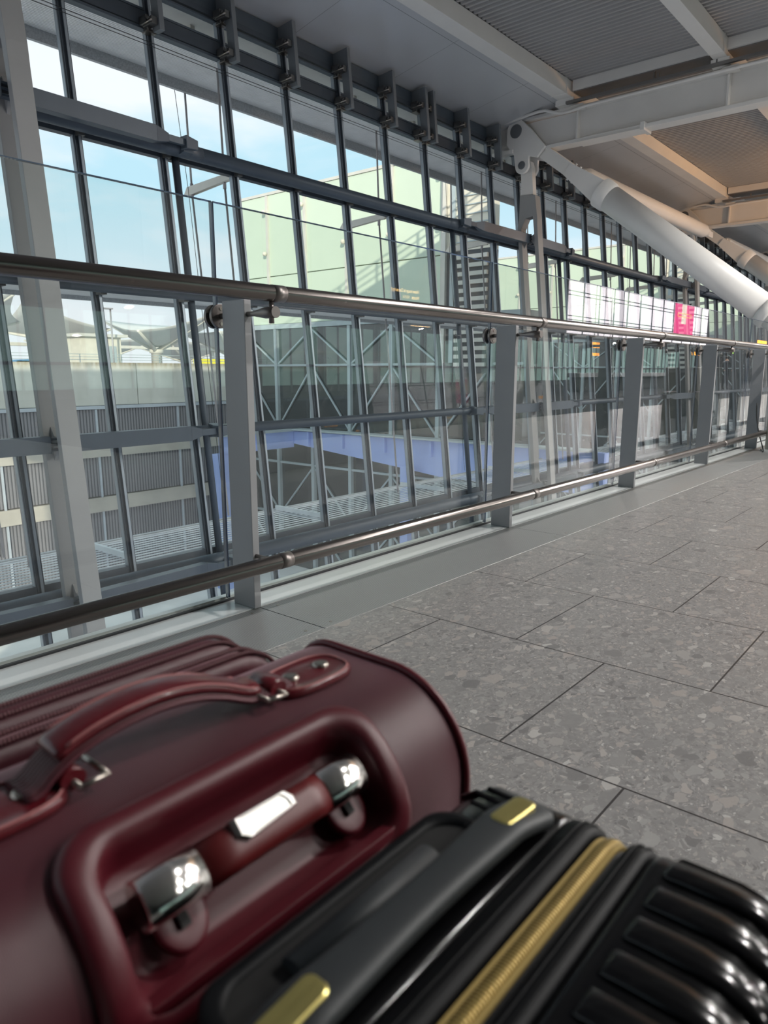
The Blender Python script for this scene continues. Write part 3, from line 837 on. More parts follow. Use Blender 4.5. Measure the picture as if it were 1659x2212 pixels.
# longitudinal braces between the nodes
for i in range(1, len(FR) - 1):
    a = Vector((FR[i] + 0.35, 9.55, 6.25)); b = Vector((FR[i + 1] - 0.5, 9.50, 6.30)); d = (b - a).normalized()
    t = thing('node_brace', tuple(a), 'slimmer off white tube running along the hall behind the huge sloping prop' if i == 1 else f'slim off white tube running between roof joints {ordn[i]} and {ordn[i + 1]} along the hall', 'brace', 'tubes between the roof joints')
    MB().tube([a + d * 0.9, a + d * 1.3, b - d * 1.3, b - d * 0.9], [0.14, 0.25, 0.25, 0.15], 32).build('tube_run', M['steel_paint'], t)
    m = MB(); m.bar(a, a + d * 1.2, 0.04, 0.26); m.bar(b - d * 1.2, b, 0.04, 0.22); m.tube([b - d * 0.95, b - d * 0.70], 0.15, 28)
    m.build('end_plate', M['steel_paint'], t, 0.004)
    for q in range(6): MB().cyl(a + d * (0.2 + 0.14 * q) + Vector((0, -0.05, 0.08)), a + d * (0.2 + 0.14 * q) + Vector((0, 0.05, 0.08)), 0.022, 8).build('bolt', M['steel_paint'], t)

# ------------------------------------------------------------------ roof
def corrugated(x0, x1, y0, y1, z, pitch=0.16, h=0.06):
    m = MB(); top = []
    n_ = int((x1 - x0) / pitch)
    prof = []
    for i in range(n_):
        x = x0 + i * pitch
        prof += [(x, z), (x + pitch * 0.38, z), (x + pitch * 0.5, z + h), (x + pitch * 0.88, z + h)]
    v = [(p[0], y0, p[1]) for p in prof] + [(p[0], y1, p[1]) for p in prof]
    k_ = len(prof)
    m.add(v, [(i, i + 1, i + 1 + k_, i + k_) for i in range(k_ - 1)])
    return m
struct(corrugated(-14, X_END, -18, 9.1, 8.06), 'ceiling', M['deck'])
struct(MB().box(-14, X_END, -30, 11.5, 8.16, 8.40), 'ceiling_slab', M['soffit'])  # long overhang behind the opposite wall is added to block the sun
struct(MB().box(4, X_END, -17.9, -2.4, 0.0005, 0.006), 'floor_dark_sheet', M['dark_sheet'])  # added dark sheet, dims the hall floor mirrored in the glass
# smooth soffit from the first purlin out past the glass to the eave
m = MB()
prof = [(9.48, 7.70), (11.50, 7.335), (11.50, 7.60), (9.48, 7.90)]
m.prism(prof, -14, X_END)
struct(m, 'ceiling_soffit', M['soffit'])
m = MB(); m.prism([(11.505, 7.335), (13.45, 7.30), (13.5, 7.32), (13.5, 7.58), (11.505, 7.9)], -14, X_END)
struct(m, 'ceiling_eave', M['eave'])
jm = MB()
x = -13.0
while x < X_END:
    jm.add([(x, 9.49, 7.697), (x + 0.008, 9.49, 7.697), (x + 0.008, 11.48, 7.337), (x, 11.48, 7.337)], [(0, 1, 2, 3)])
    x += 2.97
struct(jm, 'ceiling_joints', M['bracket'])
struct(MB().add([(-14, 9.62, 7.6735), (X_END, 9.62, 7.6735), (X_END, 9.63, 7.6715), (-14, 9.63, 7.6715)], [(0, 1, 2, 3)]), 'ceiling_joint_long', M['bracket'])
pl = {9.1: 'off white purlin box beam along the edge of the smooth soffit', 5.4: 'off white purlin box beam across the corrugated ceiling, upper right', 1.75: 'off white purlin box beam just beyond the upper right corner'}
for y in (9.1, 5.4, 1.75):
    t = thing('purlin', (-14, y, 7.70), pl.get(y, 'off white purlin box beam deep inside the hall'), 'roof beam', 'roof purlins')
    w_ = 0.40 if y == 9.1 else 0.30
    MB().box(-14, X_END, y, y + w_, 7.70, 8.055).build('beam', M['steel_paint'], t, 0.006)
    for X in FR:
        MB().box(X - 0.75, X - 0.73, y - 0.02, y + w_ + 0.02, 7.69, 8.055).build('end_plate', M['steel_paint'], t, 0.004)
        MB().box(X - 0.42, X + 0.42, y - 0.05, y + w_ + 0.05, 7.562, 7.70).build('seat_block', M['steel_paint'], t, 0.004)
# upper chord beams over each rafter
for i, X in enumerate(FR):
    t = thing('ridge_beam', (X - 0.3, 9.0, 7.8), ['off white cross beam above the left rafter', 'off white cross beam above the big rafter, between the purlins', 'off white cross beam above the second rafter'][i] if i < 3 else 'off white cross beam above a distant rafter', 'roof beam', 'cross beams above the rafters')
    MB().box(X - 0.50, X - 0.42, -17, 9.05, 7.82, 8.05).build('beam', M['steel_paint'], t, 0.004)
    MB().box(X - 0.419, X + 0.30, -17, 9.05, 7.80, 7.83).build('shadow_gap', M['tray'], t)
    t = thing('cable_tray', (X - 0.45, 9.0, 7.5), ['dark cable tray on the left rafter', 'dark cable tray with clips running along the big rafter', 'dark cable tray running along the second rafter'][i] if i < 3 else f'dark cable tray on the {ordn[i]} rafter along the hall', 'cable tray', 'cable trays on the rafters')
    m = MB(); xx = X - 0.40
    m.box(xx - 0.05, xx + 0.05, -17, 9.25, 7.555, 7.62); m.box(xx - 0.05, xx + 0.05, 9.9, 11.35, 7.50, 7.56)
    for y in (8.2, 6.9, 5.6, 4.0, 2.2): m.box(xx - 0.02, xx + 0.02, y, y + 0.04, 7.62, 7.72)
    m.build('tray', M['tray'], t, 0.004)
    m = MB(); y = 7.0
    m.box(xx - 0.03, xx - 0.01, y, y + 0.03, 7.62, 8.0); m.box(xx + 0.03, xx + 0.05, y, y + 0.03, 7.62, 8.0)
    for q in range(4): m.box(xx - 0.03, xx + 0.05, y, y + 0.03, 7.66 + q * 0.09, 7.68 + q * 0.09)
    m.build('hanger', M['tray'], t)
    pts = [(xx - 0.05, 11.35, 7.42), (xx - 0.05, 10.3, 7.52), (xx - 0.05, 10.0, 7.54), (xx - 0.05, 9.8, 7.52), (xx - 0.05, 9.55, 7.42), (xx - 0.05, 9.35, 7.36), (xx - 0.05, 9.1, 7.36), (xx - 0.05, 8.7, 7.40), (xx - 0.05, 4.0, 7.42), (xx - 0.05, -8, 7.42)]
    MB().tube(pts, 0.038, 12).build('conduit', M['steel_paint'], t)

# ------------------------------------------------------------------ hall around and behind the camera (seen mirrored in the glass)
struct(MB().box(-14.2, -14, -18.2, 2.2, -0.25, 8.2), 'wall_back', M['hall_dark'])
struct(MB().box(X_END, X_END + 0.2, -18.2, 13, -0.25, 8.2), 'wall_far', M['hall_dark'])
struct(MB().box(-14, X_END, -18.3, -18.0, 0.0, 3.15), 'wall_opposite', M['hall_dark'])
m = MB()
x = -12.0
while x < X_END:
    m.box(x - 0.045, x + 0.045, -18.04, -17.98, 3.15, 8.1)
    x += 2.6
for z in (3.2, 4.3, 4.55, 5.9, 6.15): m.box(-14, X_END, -18.04, -18.0, z - 0.03, z + 0.03)
struct(m, 'window_100', M['mullion'])
struct(MB().box(45.5, X_END, -18.06, -18.05, 3.15, 8.05), 'window_101', M['litwin'])
struct(MB().box(-14, 45.48, -18.06, -18.05, 3.15, 8.05), 'wall_opposite_upper', M['hall_dark'])
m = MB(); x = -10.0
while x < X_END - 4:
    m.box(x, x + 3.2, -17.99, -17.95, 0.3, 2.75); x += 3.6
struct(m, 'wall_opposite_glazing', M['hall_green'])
m = MB(); x = -10.0
while x < X_END - 4:
    for q in range(5): m.box(x + 0.8 * q - 0.03, x + 0.8 * q + 0.03, -17.94, -17.88, 0.0, 3.0)
    x += 3.6
m.box(-12, X_END - 2, -17.94, -17.85, 1.05, 1.15)
struct(m, 'trim_15', M['bracket'])
# counter with small items
t = thing('service_counter', (35, -9, 0), 'long grey service counter seen mirrored in the glass', 'counter')
MB().box(28.2, 44.0, -9.5, -8.9, 0.62, 0.80).build('counter_top', M['counter'], t, 0.01)
MB().box(28.4, 43.8, -9.45, -9.0, 0.0, 0.619).build('counter_base', M['hall_dark'], t)
def person(loc, label, top, legs, h=1.72, turn=0.0):
    t = thing('person', loc, label, 'person')
    s = h / 1.72
    def P(x, y, z):
        c, s_ = math.cos(turn), math.sin(turn)
        return (loc[0] + (x * c - y * s_) * s, loc[1] + (x * s_ + y * c) * s, loc[2] + z * s)
    verts = [P(0, 0, .95), P(0, 0, 1.12), P(0, .0, 1.32), P(0, .01, 1.45), P(0, .02, 1.53), P(0, .02, 1.63),
             P(.18, 0, 1.40), P(.24, .04, 1.14), P(.20, .2, .98), P(.19, .25, .92), P(-.18, 0, 1.40), P(-.24, .03, 1.14), P(-.20, .2, 1.0), P(-.19, .25, .95),
             P(.10, 0, .88), P(.11, .02, .48), P(.11, 0, .08), P(.11, .13, .03), P(-.10, 0, .88), P(-.12, .06, .48), P(-.12, .0, .08), P(-.12, .13, .03)]
    edges = [(0, 1), (1, 2), (2, 3), (3, 4), (4, 5), (3, 6), (6, 7), (7, 8), (8, 9), (3, 10), (10, 11), (11, 12), (12, 13), (0, 14), (14, 15), (15, 16), (16, 17), (0, 18), (18, 19), (19, 20), (20, 21)]
    rad = [.14, .13, .15, .10, .05, .09, .065, .045, .034, .03, .065, .045, .034, .03, .09, .06, .045, .04, .09, .06, .045, .04]
    o0 = Vector(loc)
    me = bpy.data.meshes.new('body'); me.from_pydata([tuple(Vector(v) - o0) for v in verts], edges, [])
    o = bpy.data.objects.new('body', me); C.objects.link(o); o.parent = t
    o.modifiers.new('skin', 'SKIN')
    for i, r in enumerate(rad):
        sv = me.skin_vertices[0].data[i]; sv.radius = (r * s, r * s * 0.85); sv.use_root = (i == 0)
    sb = o.modifiers.new('sub', 'SUBSURF'); sb.levels = 2; sb.render_levels = 2
    # bake, so that clothes zones can be coloured by height
    dg = bpy.context.evaluated_depsgraph_get(); ev = bpy.data.meshes.new_from_object(o.evaluated_get(dg))
    o.modifiers.clear(); o.data = ev
    ev.materials.clear()
    for mm in (top, legs, M['skin'], M['signblack']): ev.materials.append(mm)
    for p in ev.polygons:
        z = p.center.z / s; p.use_smooth = True
        r_ = math.hypot(p.center.x, p.center.y) / s
        p.material_index = 3 if z < 0.10 else (2 if (z > 1.49 or (z < 1.0 and r_ > 0.27)) else (1 if z < 0.93 else 0))
    hm = MB(); c = P(0, .005, 1.665); hm.sphere(c, 0.105 * s, 8, (0.9, 1.0, 0.95)); hm.build('hair', M['hair'], t)
    return t
person((35.8, -11.0, 0), 'person in dark jacket and grey trousers standing, seen mirrored in the glass left', M['cloth_dark'], M['cloth_grey'], 1.62)
person((38.5, -6.0, 0), 'person in dark clothes standing, seen mirrored between the fourth and fifth posts', M['cloth_dark'], M['cloth_dark'], 1.6, 0.8)
def sign(loc, w, h, mat, txt, label, tcol, name='hanging_sign', rot=PI / 2, size=None):
    t = thing(name, loc, label, 'sign')
    MB().box(loc[0] - w / 2, loc[0] + w / 2, loc[1] - 0.04, loc[1], loc[2] - h / 2, loc[2] + h / 2).build('sign_board', mat, t, 0.005)
    MB().box(loc[0] - w / 2 + 0.1, loc[0] - w / 2 + 0.13, loc[1] - 0.03, loc[1] - 0.01, loc[2] + h / 2, 7.45).build('hanger_rod', M['tray'], t)
    MB().box(loc[0] + w / 2 - 0.13, loc[0] + w / 2 - 0.1, loc[1] - 0.03, loc[1] - 0.01, loc[2] + h / 2, 7.45).build('hanger_rod', M['tray'], t)
    for i, (s_, dz) in enumerate(txt):
        text_obj(s_, size or h * 0.4, (loc[0], loc[1] + 0.004, loc[2] + dz), (PI / 2, 0, PI), tcol, t)
    return t
sign((30.5, -9.0, 2.0), 1.9, 0.30, M['orange'], [('Check-in', 0.07), ('Departures', -0.07)], 'orange hanging sign with two black lines, mirrored in the glass by the third post', M['signblack'], size=0.15)
sign((43.5, -9.0, 1.95), 1.3, 0.34, M['orange'], [('Exit', 0.0)], 'small orange hanging sign mirrored left of the fourth post', M['signblack'])
sign((58.5, -9.0, 2.93), 2.6, 0.26, M['orange'], [], 'plain orange sign strip mirrored just above the handrail at the right edge', M['signblack'])
sign((52.0, -9.0, 2.1), 2.4, 0.20, M['green_em'], [], 'thin green lit sign mirrored behind the rail arm at right', M['signblack'])
sign((37.0, -12.0, 1.75), 1.4, 0.14, M['orange'], [], 'thin orange lit strip mirrored between the third and fourth posts', M['signblack'])
# departure screen with security waiting hints, reads reversed in the glass
t = thing('information_screen', (11.64, -5.0, 0.0), 'dark information screen with amber lines, read reversed in the glass', 'screen')
MB().box(11.0, 12.3, -5.08, -5.0, 2.02, 2.72).build('screen_panel', M['signblack'], t, 0.005)
MB().box(11.62, 11.68, -5.07, -5.02, 2.72, 7.6).build('hanger_rod', M['tray'], t)
for s_, dz, sz in (('How busy is Security?', 2.44, 0.100), ('North   l l l l l', 2.32, 0.092), ('South   l l l', 2.20, 0.092)):
    text_obj(s_, sz, (12.08, -4.996, dz), (PI / 2, 0, PI), M['amber'], t, align='LEFT')
# banner
t = thing('pink_banner', (50.2, -12.0, 3.3), 'crimson pink hanging banner with pale stripe, mirrored above the handrail at right', 'banner')
MB().box(48.4, 52.2, -12.03, -12.0, 3.25, 5.20).build('banner_cloth', M['pink'], t)
MB().box(49.7, 50.6, -11.998, -11.99, 3.95, 5.20).build('pale_stripe', M['bannerprint'], t)
m = MB()
for a in ((48.9, 51.6, 4.58, 4.62), (48.9, 51.6, 4.38, 4.42), (48.9, 48.97, 4.38, 4.62), (51.53, 51.6, 4.38, 4.62)):
    m.box(a[0], a[1], -11.988, -11.98, a[2], a[3])
m.build('gold_frame', M['bannergold'], t)
MB().box(50.0, 50.05, -12.03, -12.0, 5.2, 7.6).build('hanger_rod', M['tray'], t)

# kiosk and its cable at the right edge
t = thing('steel_kiosk', (8.75, 1.6, 0.0), 'brushed steel kiosk standing by the rail at the right edge', 'kiosk')
MB().box(8.50, 9.05, 1.30, 1.80, 0.03, 0.62).build('lower_cabinet', M['kiosk'], t, 0.01)
MB().box(8.51, 9.05, 1.31, 1.79, 0.635, 0.90).build('upper_cabinet', M['kiosk'], t, 0.01)
MB().box(8.49, 9.06, 1.29, 1.82, 0.0, 0.029).build('plinth', M['sill'], t)
pts = []
for i in range(40):
    u = i / 39
    pts.append((8.47 - 0.25 * math.sin(u * 5.5) * u, 1.86 + 0.05 * math.cos(u * 7) - 0.04 * u, max(0.008, 0.52 * (1 - u * 1.6) ** 2 if u < 0.62 else 0.008)))
tag(MB().tube(pts, 0.006, 8).build('power_cable', M['cable']), 'black cable looping onto the sill beside the steel kiosk', 'cable')

# ------------------------------------------------------------------ outside: brise-soleil and rods
def louvre(z, y0, y1, n_, cross, label, edge_h, matl, edge_y=None):
    t = thing('louvre_shelf', (0, y0, z), label, 'louvre', 'horizontal louvre shelves outside the glass')
    m = MB()
    for i in range(n_):
        y = y0 + (y1 - y0) * i / (n_ - 1)
        m.box(-3, X_END - 4, y - 0.018, y + 0.018, z - 0.008, z + 0.008)
    s = m.build('slats', matl, t); s['kind'] = 'stuff'
    m = MB(); x = -3.0
    while x < X_END - 4:
        m.box(x - 0.012, x + 0.012, y0, y1, z + 0.02, z + 0.035) if cross < 0.5 else m.box(x - 0.03, x + 0.03, y0, y1, z + 0.02, z + 0.12)
        x += cross
    s = m.build('cross_bars', matl, t); s['kind'] = 'stuff'
    MB().box(-3, X_END - 4, y1 + 0.02, y1 + 0.10, z - edge_h * 0.55, z + edge_h * 0.45).build('edge_beam', M['galv'], t)
    return t
louvre(6.52, 11.75, 13.02, 26, 0.12, 'upper grey louvre shelf outside the glass under the eave', 0.36, M['lattice'])
louvre(2.15, 11.20, 12.25, 16, 1.486, 'middle louvre shelf outside, just under the handrail line', 0.14, M['lattice'])
louvre(-2.30, 10.75, 12.35, 11, 4.6, 'lowest pale slatted louvre shelf outside above the forecourt', 0.06, M['slat'])
RX = [4.75, 9.4, 14.05, 18.7, 23.35, 28.0, 32.65, 37.3, 42.0]
for q, x in enumerate(RX):
    nm = ordn[q] if q < 10 else 'far'
    t = thing('louvre_bracket', (x, 12.0, 4.5), f'{nm} pale outrigger bracket with twin rods outside the glass from the left', 'bracket', 'outrigger brackets with rods')
    m = MB(); m.prism([(11.75, 4.62), (11.75, 4.50), (13.05, 4.40), (13.28, 4.40), (13.15, 4.56)], x - 0.05, x - 0.035)
    m.prism([(11.75, 4.62), (11.75, 4.50), (13.05, 4.40), (13.28, 4.40), (13.15, 4.56)], x + 0.035, x + 0.05)
    m.box(x - 0.034, x + 0.034, 11.8, 12.9, 4.48, 4.50)
    m.build('outrigger', M['gtrim'], t)
    for y, yb in ((11.98, 11.35), (13.05, 12.30)):
        MB().tube([(x, y + 0.10, 6.9), (x, y, 4.55)], 0.022, 10).build('rod', M['rod'], t)
        MB().tube([(x, y, 4.45), (x, yb, -2.2)], 0.022, 10).build('rod', M['rod'], t)
        m = MB(); m.cyl((x, y, 4.62), (x, y, 4.36), 0.035, 10); m.build('turnbuckle', M['rod'], t)
    MB().tube([(x - 0.25, 13.2, 6.9), (x - 0.05, 13.1, 4.5), (x - 0.02, 12.4, -2.2)], 0.006, 6).build('thin_wire', M['cable'], t)
    MB().prism([(11.5, 6.95), (12.0, 6.80), (13.1, 6.70), (13.1, 6.78), (12.0, 7.05), (11.5, 7.2)], x - 0.02, x + 0.02).build('eave_lug', M['gtrim'], t)
# short drop links from the eave to the upper louvre
for q in range(20):
    x = 6.9 + 2.3 * q
    o = thing('drop_link', (x, 12.7, 6.5), None, 'link', 'short drop links under the eave')
    o['label'] = f'{ordn[q] if q else "first"} short steel drop link under the eave from the left' if q < 6 else f'small steel drop link under the eave, {ordn[q]} from the left'
    MB().box(x - 0.012, x + 0.012, 12.66, 12.74, 6.54, 7.32).build('link_bar', M['rod'], o)
    MB().box(x - 0.05, x + 0.05, 12.5, 12.9, 7.20, 7.31).build('link_plate', M['gtrim'], o)

# ------------------------------------------------------------------ lower level between balustrade and facade
tag(MB().box(-14, 12.8, 2.6, 10.1, -3.32, -3.30).build('safety_net', M['net']), 'pale blue meshed sheeting spread below the walkway edge', 'net')
struct(MB().box(12.9, X_END, 2.6, 10.1, -3.9, -3.7), 'floor_lower', M['hall_dark'])

# ------------------------------------------------------------------ outside: ground, car park, canopies
struct(MB().box(-80, 180, 11, 120, -9.2, -9.0), 'ground', M['pale_ground'])
t = thing('car_park', (15, 30, -9.0), 'long concrete car park with stained parapet and dark mesh screens', 'building')
def segbox(m, y0, y1, z0, z1, step, gap=0.02):
    x = -40.0
    while x < 90: m.box(x + gap, x + step - gap, y0, y1, z0, z1); x += step
    return m
segbox(MB(), 30, 30.3, -0.60, 1.245, 4.15).build('parapet', M['concrete'], t)
MB().box(-40, 90, 29.85, 30.3, -0.76, -0.62).build('ledge', M['ledge'], t)
MB().box(-40, 90, 29.95, 30.0, -1.86, -0.78).build('mesh_screen', M['screen'], t)
MB().box(-40, 90, 29.8, 30.4, -2.85, -1.90).build('slab_edge', M['slab'], t)
MB().box(-40, 90, 29.95, 30.0, -4.62, -2.87).build('mesh_screen', M['screen'], t)
MB().box(-40, 90, 29.8, 30.4, -5.30, -4.66).build('slab_edge', M['slab'], t)
MB().box(-40, 90, 29.95, 30.0, -9.0, -5.32).build('mesh_screen', M['screen'], t)
m = MB(); x = -38.0
while x < 90: m.box(x - 0.04, x + 0.04, 29.86, 29.94, -9.0, -0.78); x += 4.15
m.build('screen_posts', M['ledge'], t)
MB().box(-40, 130, 30.31, 110, -0.4, -0.1).build('top_deck', M['deckroad'], t)
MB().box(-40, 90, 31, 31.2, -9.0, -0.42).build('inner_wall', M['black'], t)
# thin guard rail on the parapet
m = MB(); x = -38.0
while x < 24: m.box(x - 0.02, x + 0.02, 31.0, 31.04, -0.1, 1.62); x += 2.0
for z in (1.38, 1.50, 1.62): m.box(-38, 24, 31.0, 31.03, z - 0.012, z + 0.012)
tag(m.build('guard_rail', M['brace']), 'thin pale guard rail behind the concrete parapet', 'railing')
def canopy(hub, tips, label, sag_z=0.55):
    """tensile sail: a low hub on a column, booms up to raised corners, edges sagging between them"""
    x, y, zh = hub
    t = thing('tensile_canopy', (x, y, -0.1), label, 'canopy', 'tensile canopies on the car park roof')
    n_ = 10; rings = []
    for s_ in range(0, 9):
        f = s_ / 8; ring = []
        for i in range(len(tips)):
            a = Vector(tips[i]); b = Vector(tips[(i + 1) % len(tips)])
            for j in range(n_):
                u = j / n_
                e = a.lerp(b, u); sag = math.sin(PI * u)
                e = e.lerp(Vector((x, y, e.z)), 0.08 * sag) - Vector((0, 0, sag_z * 0.45 * sag))
                p = Vector((x, y, zh)).lerp(e, 0.05 + 0.95 * f); p.z = zh + (e.z - zh) * (f ** 1.25)
                ring.append(tuple(p))
        rings.append(ring)
    mm = MB(); mm.loft(rings, False, False); o = mm.build('fabric', M['tent'], t)
    sd = o.modifiers.new('thick', 'SOLIDIFY'); sd.thickness = 0.03
    for q in tips:
        MB().tube([(x, y, zh - 0.35), tuple(Vector(q) + Vector((0, 0, -0.06)))], [0.17, 0.08], 10).build('boom', M['tentlight'], t)
    MB().tube([(x, y, -0.1), (x, y, zh - 0.5), (x, y, zh - 0.49), (x, y, zh - 0.2)], [0.40, 0.40, 0.52, 0.52], 20).build('column', M['tentlight'], t)
    return t
canopy((17.0, 52, 2.9), [(13, 48, 5.0), (21.0, 48.5, 5.75), (23.6, 54, 4.4), (16, 58, 4.8)], 'pale fabric canopy at the left edge behind the leg frame')
canopy((32.0, 50, 2.75), [(28.4, 46.5, 3.75), (35.0, 46.5, 5.25), (40.0, 54, 4.9), (30.5, 55, 4.9)], 'grey fabric canopy with a peaked tip between two mullions')
canopy((41.5, 53, 2.6), [(38.0, 50, 4.2), (46, 50, 4.9), (47, 57, 4.8), (38.5, 57, 4.6)], 'grey fabric canopy half hidden behind the round glass clamp')
canopy((28.0, 56, 3.4), [(23.6, 53, 5.9), (30.6, 54, 4.2), (31, 61, 4.6), (24, 61, 4.2)], 'pale canopy with sloping boom behind the white leg frame')
canopy((38.0, 70, 2.2), [(33, 66, 4.1), (43, 66, 4.3), (43, 75, 4.2), (33, 75, 4.0)], 'small far canopy low behind the parapet')
canopy((50.0, 72, 2.2), [(45, 68, 4.2), (55, 68, 4.4), (55, 77, 4.4), (45, 77, 4.2)], 'far canopy low beside the glazed building')
# lift house on the deck
t = thing('lift_house', (25.6, 49, -0.1), 'cream lift house with a door behind the canopies', 'building')
MB().box(24.6, 27.6, 47.5, 50, -0.1, 3.2).build('walls', M['cream'], t)
MB().box(24.3, 28.0, 47.2, 50.3, 3.2, 3.4).build('roof', M['gtrim'], t)
MB().box(26.2, 27.2, 47.44, 47.5, -0.1, 2.6).build('door', M['brace'], t)
MB().box(-30, 60, 60, 61, 2.9, 3.15).build('long_beam', M['tentlight'], None)
bpy.data.objects['long_beam'].name = 'roof_edge_beam'
tag(bpy.data.objects['roof_edge_beam'], 'long pale horizontal beam behind the canopies', 'beam')
m = MB(); 
for x in (2, 12, 21, 33, 45): m.box(x - 0.15, x + 0.15, 60.2, 60.6, -0.1, 2.9)
bpy.data.objects['roof_edge_beam']
tag(m.build('beam_supports', M['tentlight']), 'thin pale supports under the long beam behind the canopies', 'supports')
t = thing('parked_car', (17.2, 40, -0.1), 'blue car top showing over the parapet at the left', 'car')
m = MB(); rings = []
for xx, z1, hw in ((-2.1, 0.55, .6), (-1.9, 0.75, .8), (-0.9, 0.95, .85), (-0.4, 1.48, .70), (0.8, 1.52, .70), (1.4, 1.0, .83), (2.0, 0.85, .8), (2.15, 0.5, .6)):
    rings.append([(17.2 + xx, 40 - hw, 0.1), (17.2 + xx, 40 + hw, 0.1), (17.2 + xx, 40 + hw * .9, z1), (17.2 + xx, 40 - hw * .9, z1)])
m.loft(rings); m.build('car_body', M['car_blue'], t, 0.05)
for xx in (-1.3, 1.3):
    for yy in (39.2, 40.6): MB().cyl((17.2 + xx, yy, 0.2), (17.2 + xx, yy + 0.2, 0.2), 0.31, 18).build('wheel', M['black'], t)
MB().box(16.85, 18.3, 39.25, 40.75, 1.05, 1.42).build('window', M['dglass'], t)
tag(MB().box(29.2, 31.6, 41.0, 41.3, -0.1, 1.72).build('site_barrier', M['yellow']), 'small yellow barrier showing above the parapet', 'barrier')
t = thing('lamp_post', (26.4, 47, -0.1), 'thin lamp post with flat head above the lift house', 'lamp post')
MB().cyl((26.4, 46.5, -0.1), (26.4, 46.5, 5.0), 0.06, 8).build('pole', M['rod'], t); MB().box(25.5, 26.5, 46.3, 46.7, 5.0, 5.08).build('lamp_head', M['rod'], t)

# ------------------------------------------------------------------ outside: green clad buildings
def green_building(X0, which):
    lab = {0: 'pale green panelled building with glazed base and louvre stack', 1: 'second pale green panelled building beyond the central leg frame', 2: 'third pale green building far along the facade'}[which]
    t = thing('green_building', (X0, 22, -9.0), lab, 'building', 'pale green clad buildings')
    yl, yr = 30.0, 17.35
    zt, zb = 9.20, 3.15
    # panels with joints
    ys = [yl, 27.75, 25.15, 22.55, 19.95, 17.35]
    zz = [(5.42, zt - 0.08), (zb, 5.38)]
    for a, b in zip(ys[:-1], ys[1:]):
        for z0, z1 in zz:
            MB().box(X0, X0 + 0.2, b + 0.03, a - 0.03, z0, z1).build('panel', M['gpanel'], t, 0.01)
    MB().box(X0 - 0.05, X0 + 0.8, yr - 0.0, yl + 0.1, zt - 0.07, zt + 0.05).build('coping', M['gtrim'], t)
    MB().box(X0 + 0.2, X0 + 0.75, yr, yl, zb, zt - 0.1).build('core_wall', M['gtrim'], t)
    for y in ys[1:]:
        MB().box(X0 - 0.10, X0 - 0.001, y - 0.07, y + 0.07, zb, zt - 0.1).build('downpipe', M['gtrim'], t)
    for y in ys[1:]:
        for z in (8.35, 6.45):
            MB().sphere((X0 - 0.22, y + 0.06, z), 0.11, 6).build('wall_lamp', M['cream'], t)
    # louvre tower
    MB().box(X0 - 0.3, X0 + 0.3, 15.0, 17.2, 5.41, 8.65).build('tower_wall', M['cream'], t)
    MB().box(X0 - 0.3, X0 + 0.3, 15.0, 17.2, 0.8, 5.40).build('shade_backing', M['hall_dark'], t)  # dark backing stands in for shade behind the lower blades
    m = MB()
    for q in range(14):
        z = 1.05 + q * 0.31
        m.box(X0 - 0.42, X0 - 0.302, 15.05, 16.5, z, z + 0.15)
    m.build('louvre_strips', M['gtrim'], t)
    m = MB()
    for q in range(9):
        z = 5.7 + q * 0.33
        m.box(X0 - 0.36, X0 - 0.302, 15.05, 16.5, z, z + 0.035)
    m.build('louvre_strips', M['brace'], t)  # thin strips paint shadow lines across the cream upper part
    MB().box(X0 - 0.40, X0 - 0.301, 16.55, 16.75, 1.2, 8.65).build('corner_pipe', M['brace'], t)
    MB().box(X0 - 0.45, X0 - 0.301, 16.95, 17.1, 1.2, 8.65).build('corner_pipe', M['gtrim'], t)
    # glazed base
    m = MB(); m.box(X0 + 0.1, X0 + 1.6, 13.6, yl, -9.0, zb - 0.25); m.build('glazing', M['dglass'], t)
    MB().box(X0 - 0.1, X0 + 1.6, 13.6, yl, zb - 0.24, zb - 0.02).build('band', M['brace'], t)
    yv = [29.9, 27.4, 24.93, 22.46, 20.0, 17.5, 15.0]
    for y in yv: MB().box(X0 - 0.08, X0 + 0.099, y - 0.09, y + 0.09, -9.0, zb - 0.25).build('column', M['brace'], t)
    for z in (1.16, -3.65, -6.3): MB().box(X0 - 0.03, X0 + 0.099, 13.6, yl, z - 0.05, z + 0.05).build('rail_line', M['brace'], t)
    for i, (a, b) in enumerate(zip(yv[:-1], yv[1:])):
        for z0, z1 in ((1.16, 2.85), (-1.9, 1.1), (-6.3, -3.7), (-9, -6.35)):
            m = MB(); m.bar((X0 + 0.02, a, z0 if i % 2 else z1), (X0 + 0.02, b, z1 if i % 2 else z0), 0.07, 0.07); m.build('brace', M['brace'], t)
    return t
for i, X0 in enumerate((24.28, 48.7, 73.0)): green_building(X0, i)
# blue link beam and its column
t = thing('blue_link_beam', (24.0, 25.8, -9), 'blue painted edge beam wrapping the glazed building below eye level', 'beam')
m = MB(); m.prism([(25.9, -1.98), (10.0, -1.93), (10.0, -3.45), (17.0, -3.40), (19.0, -3.20), (24.2, -2.72), (25.9, -2.56)], 23.75, 24.15)
m.build('side_face', M['bluebeam'], t)
MB().box(19.5, 23.74, 25.7, 26.0, -2.75, -1.98).build('front_face', M['bluebeam'], t)
m = MB()
for y in (24.6, 22.4, 19.9, 17.4, 15.2): m.box(23.60, 23.745, y - 0.06, y + 0.06, -2.6, -1.95)
for x in (21.5,): m.box(x - 0.06, x + 0.06, 25.60, 25.69, -2.7, -2.0)
m.build('web_ribs', M['bluebeam'], t)
m = MB(); m.box(19.4, 24.2, 25.6, 26.2, -1.97, -1.85); m.box(23.5, 24.2, 10.5, 26.0, -1.92, -1.85); m.build('cap_plate', M['brace'], t)
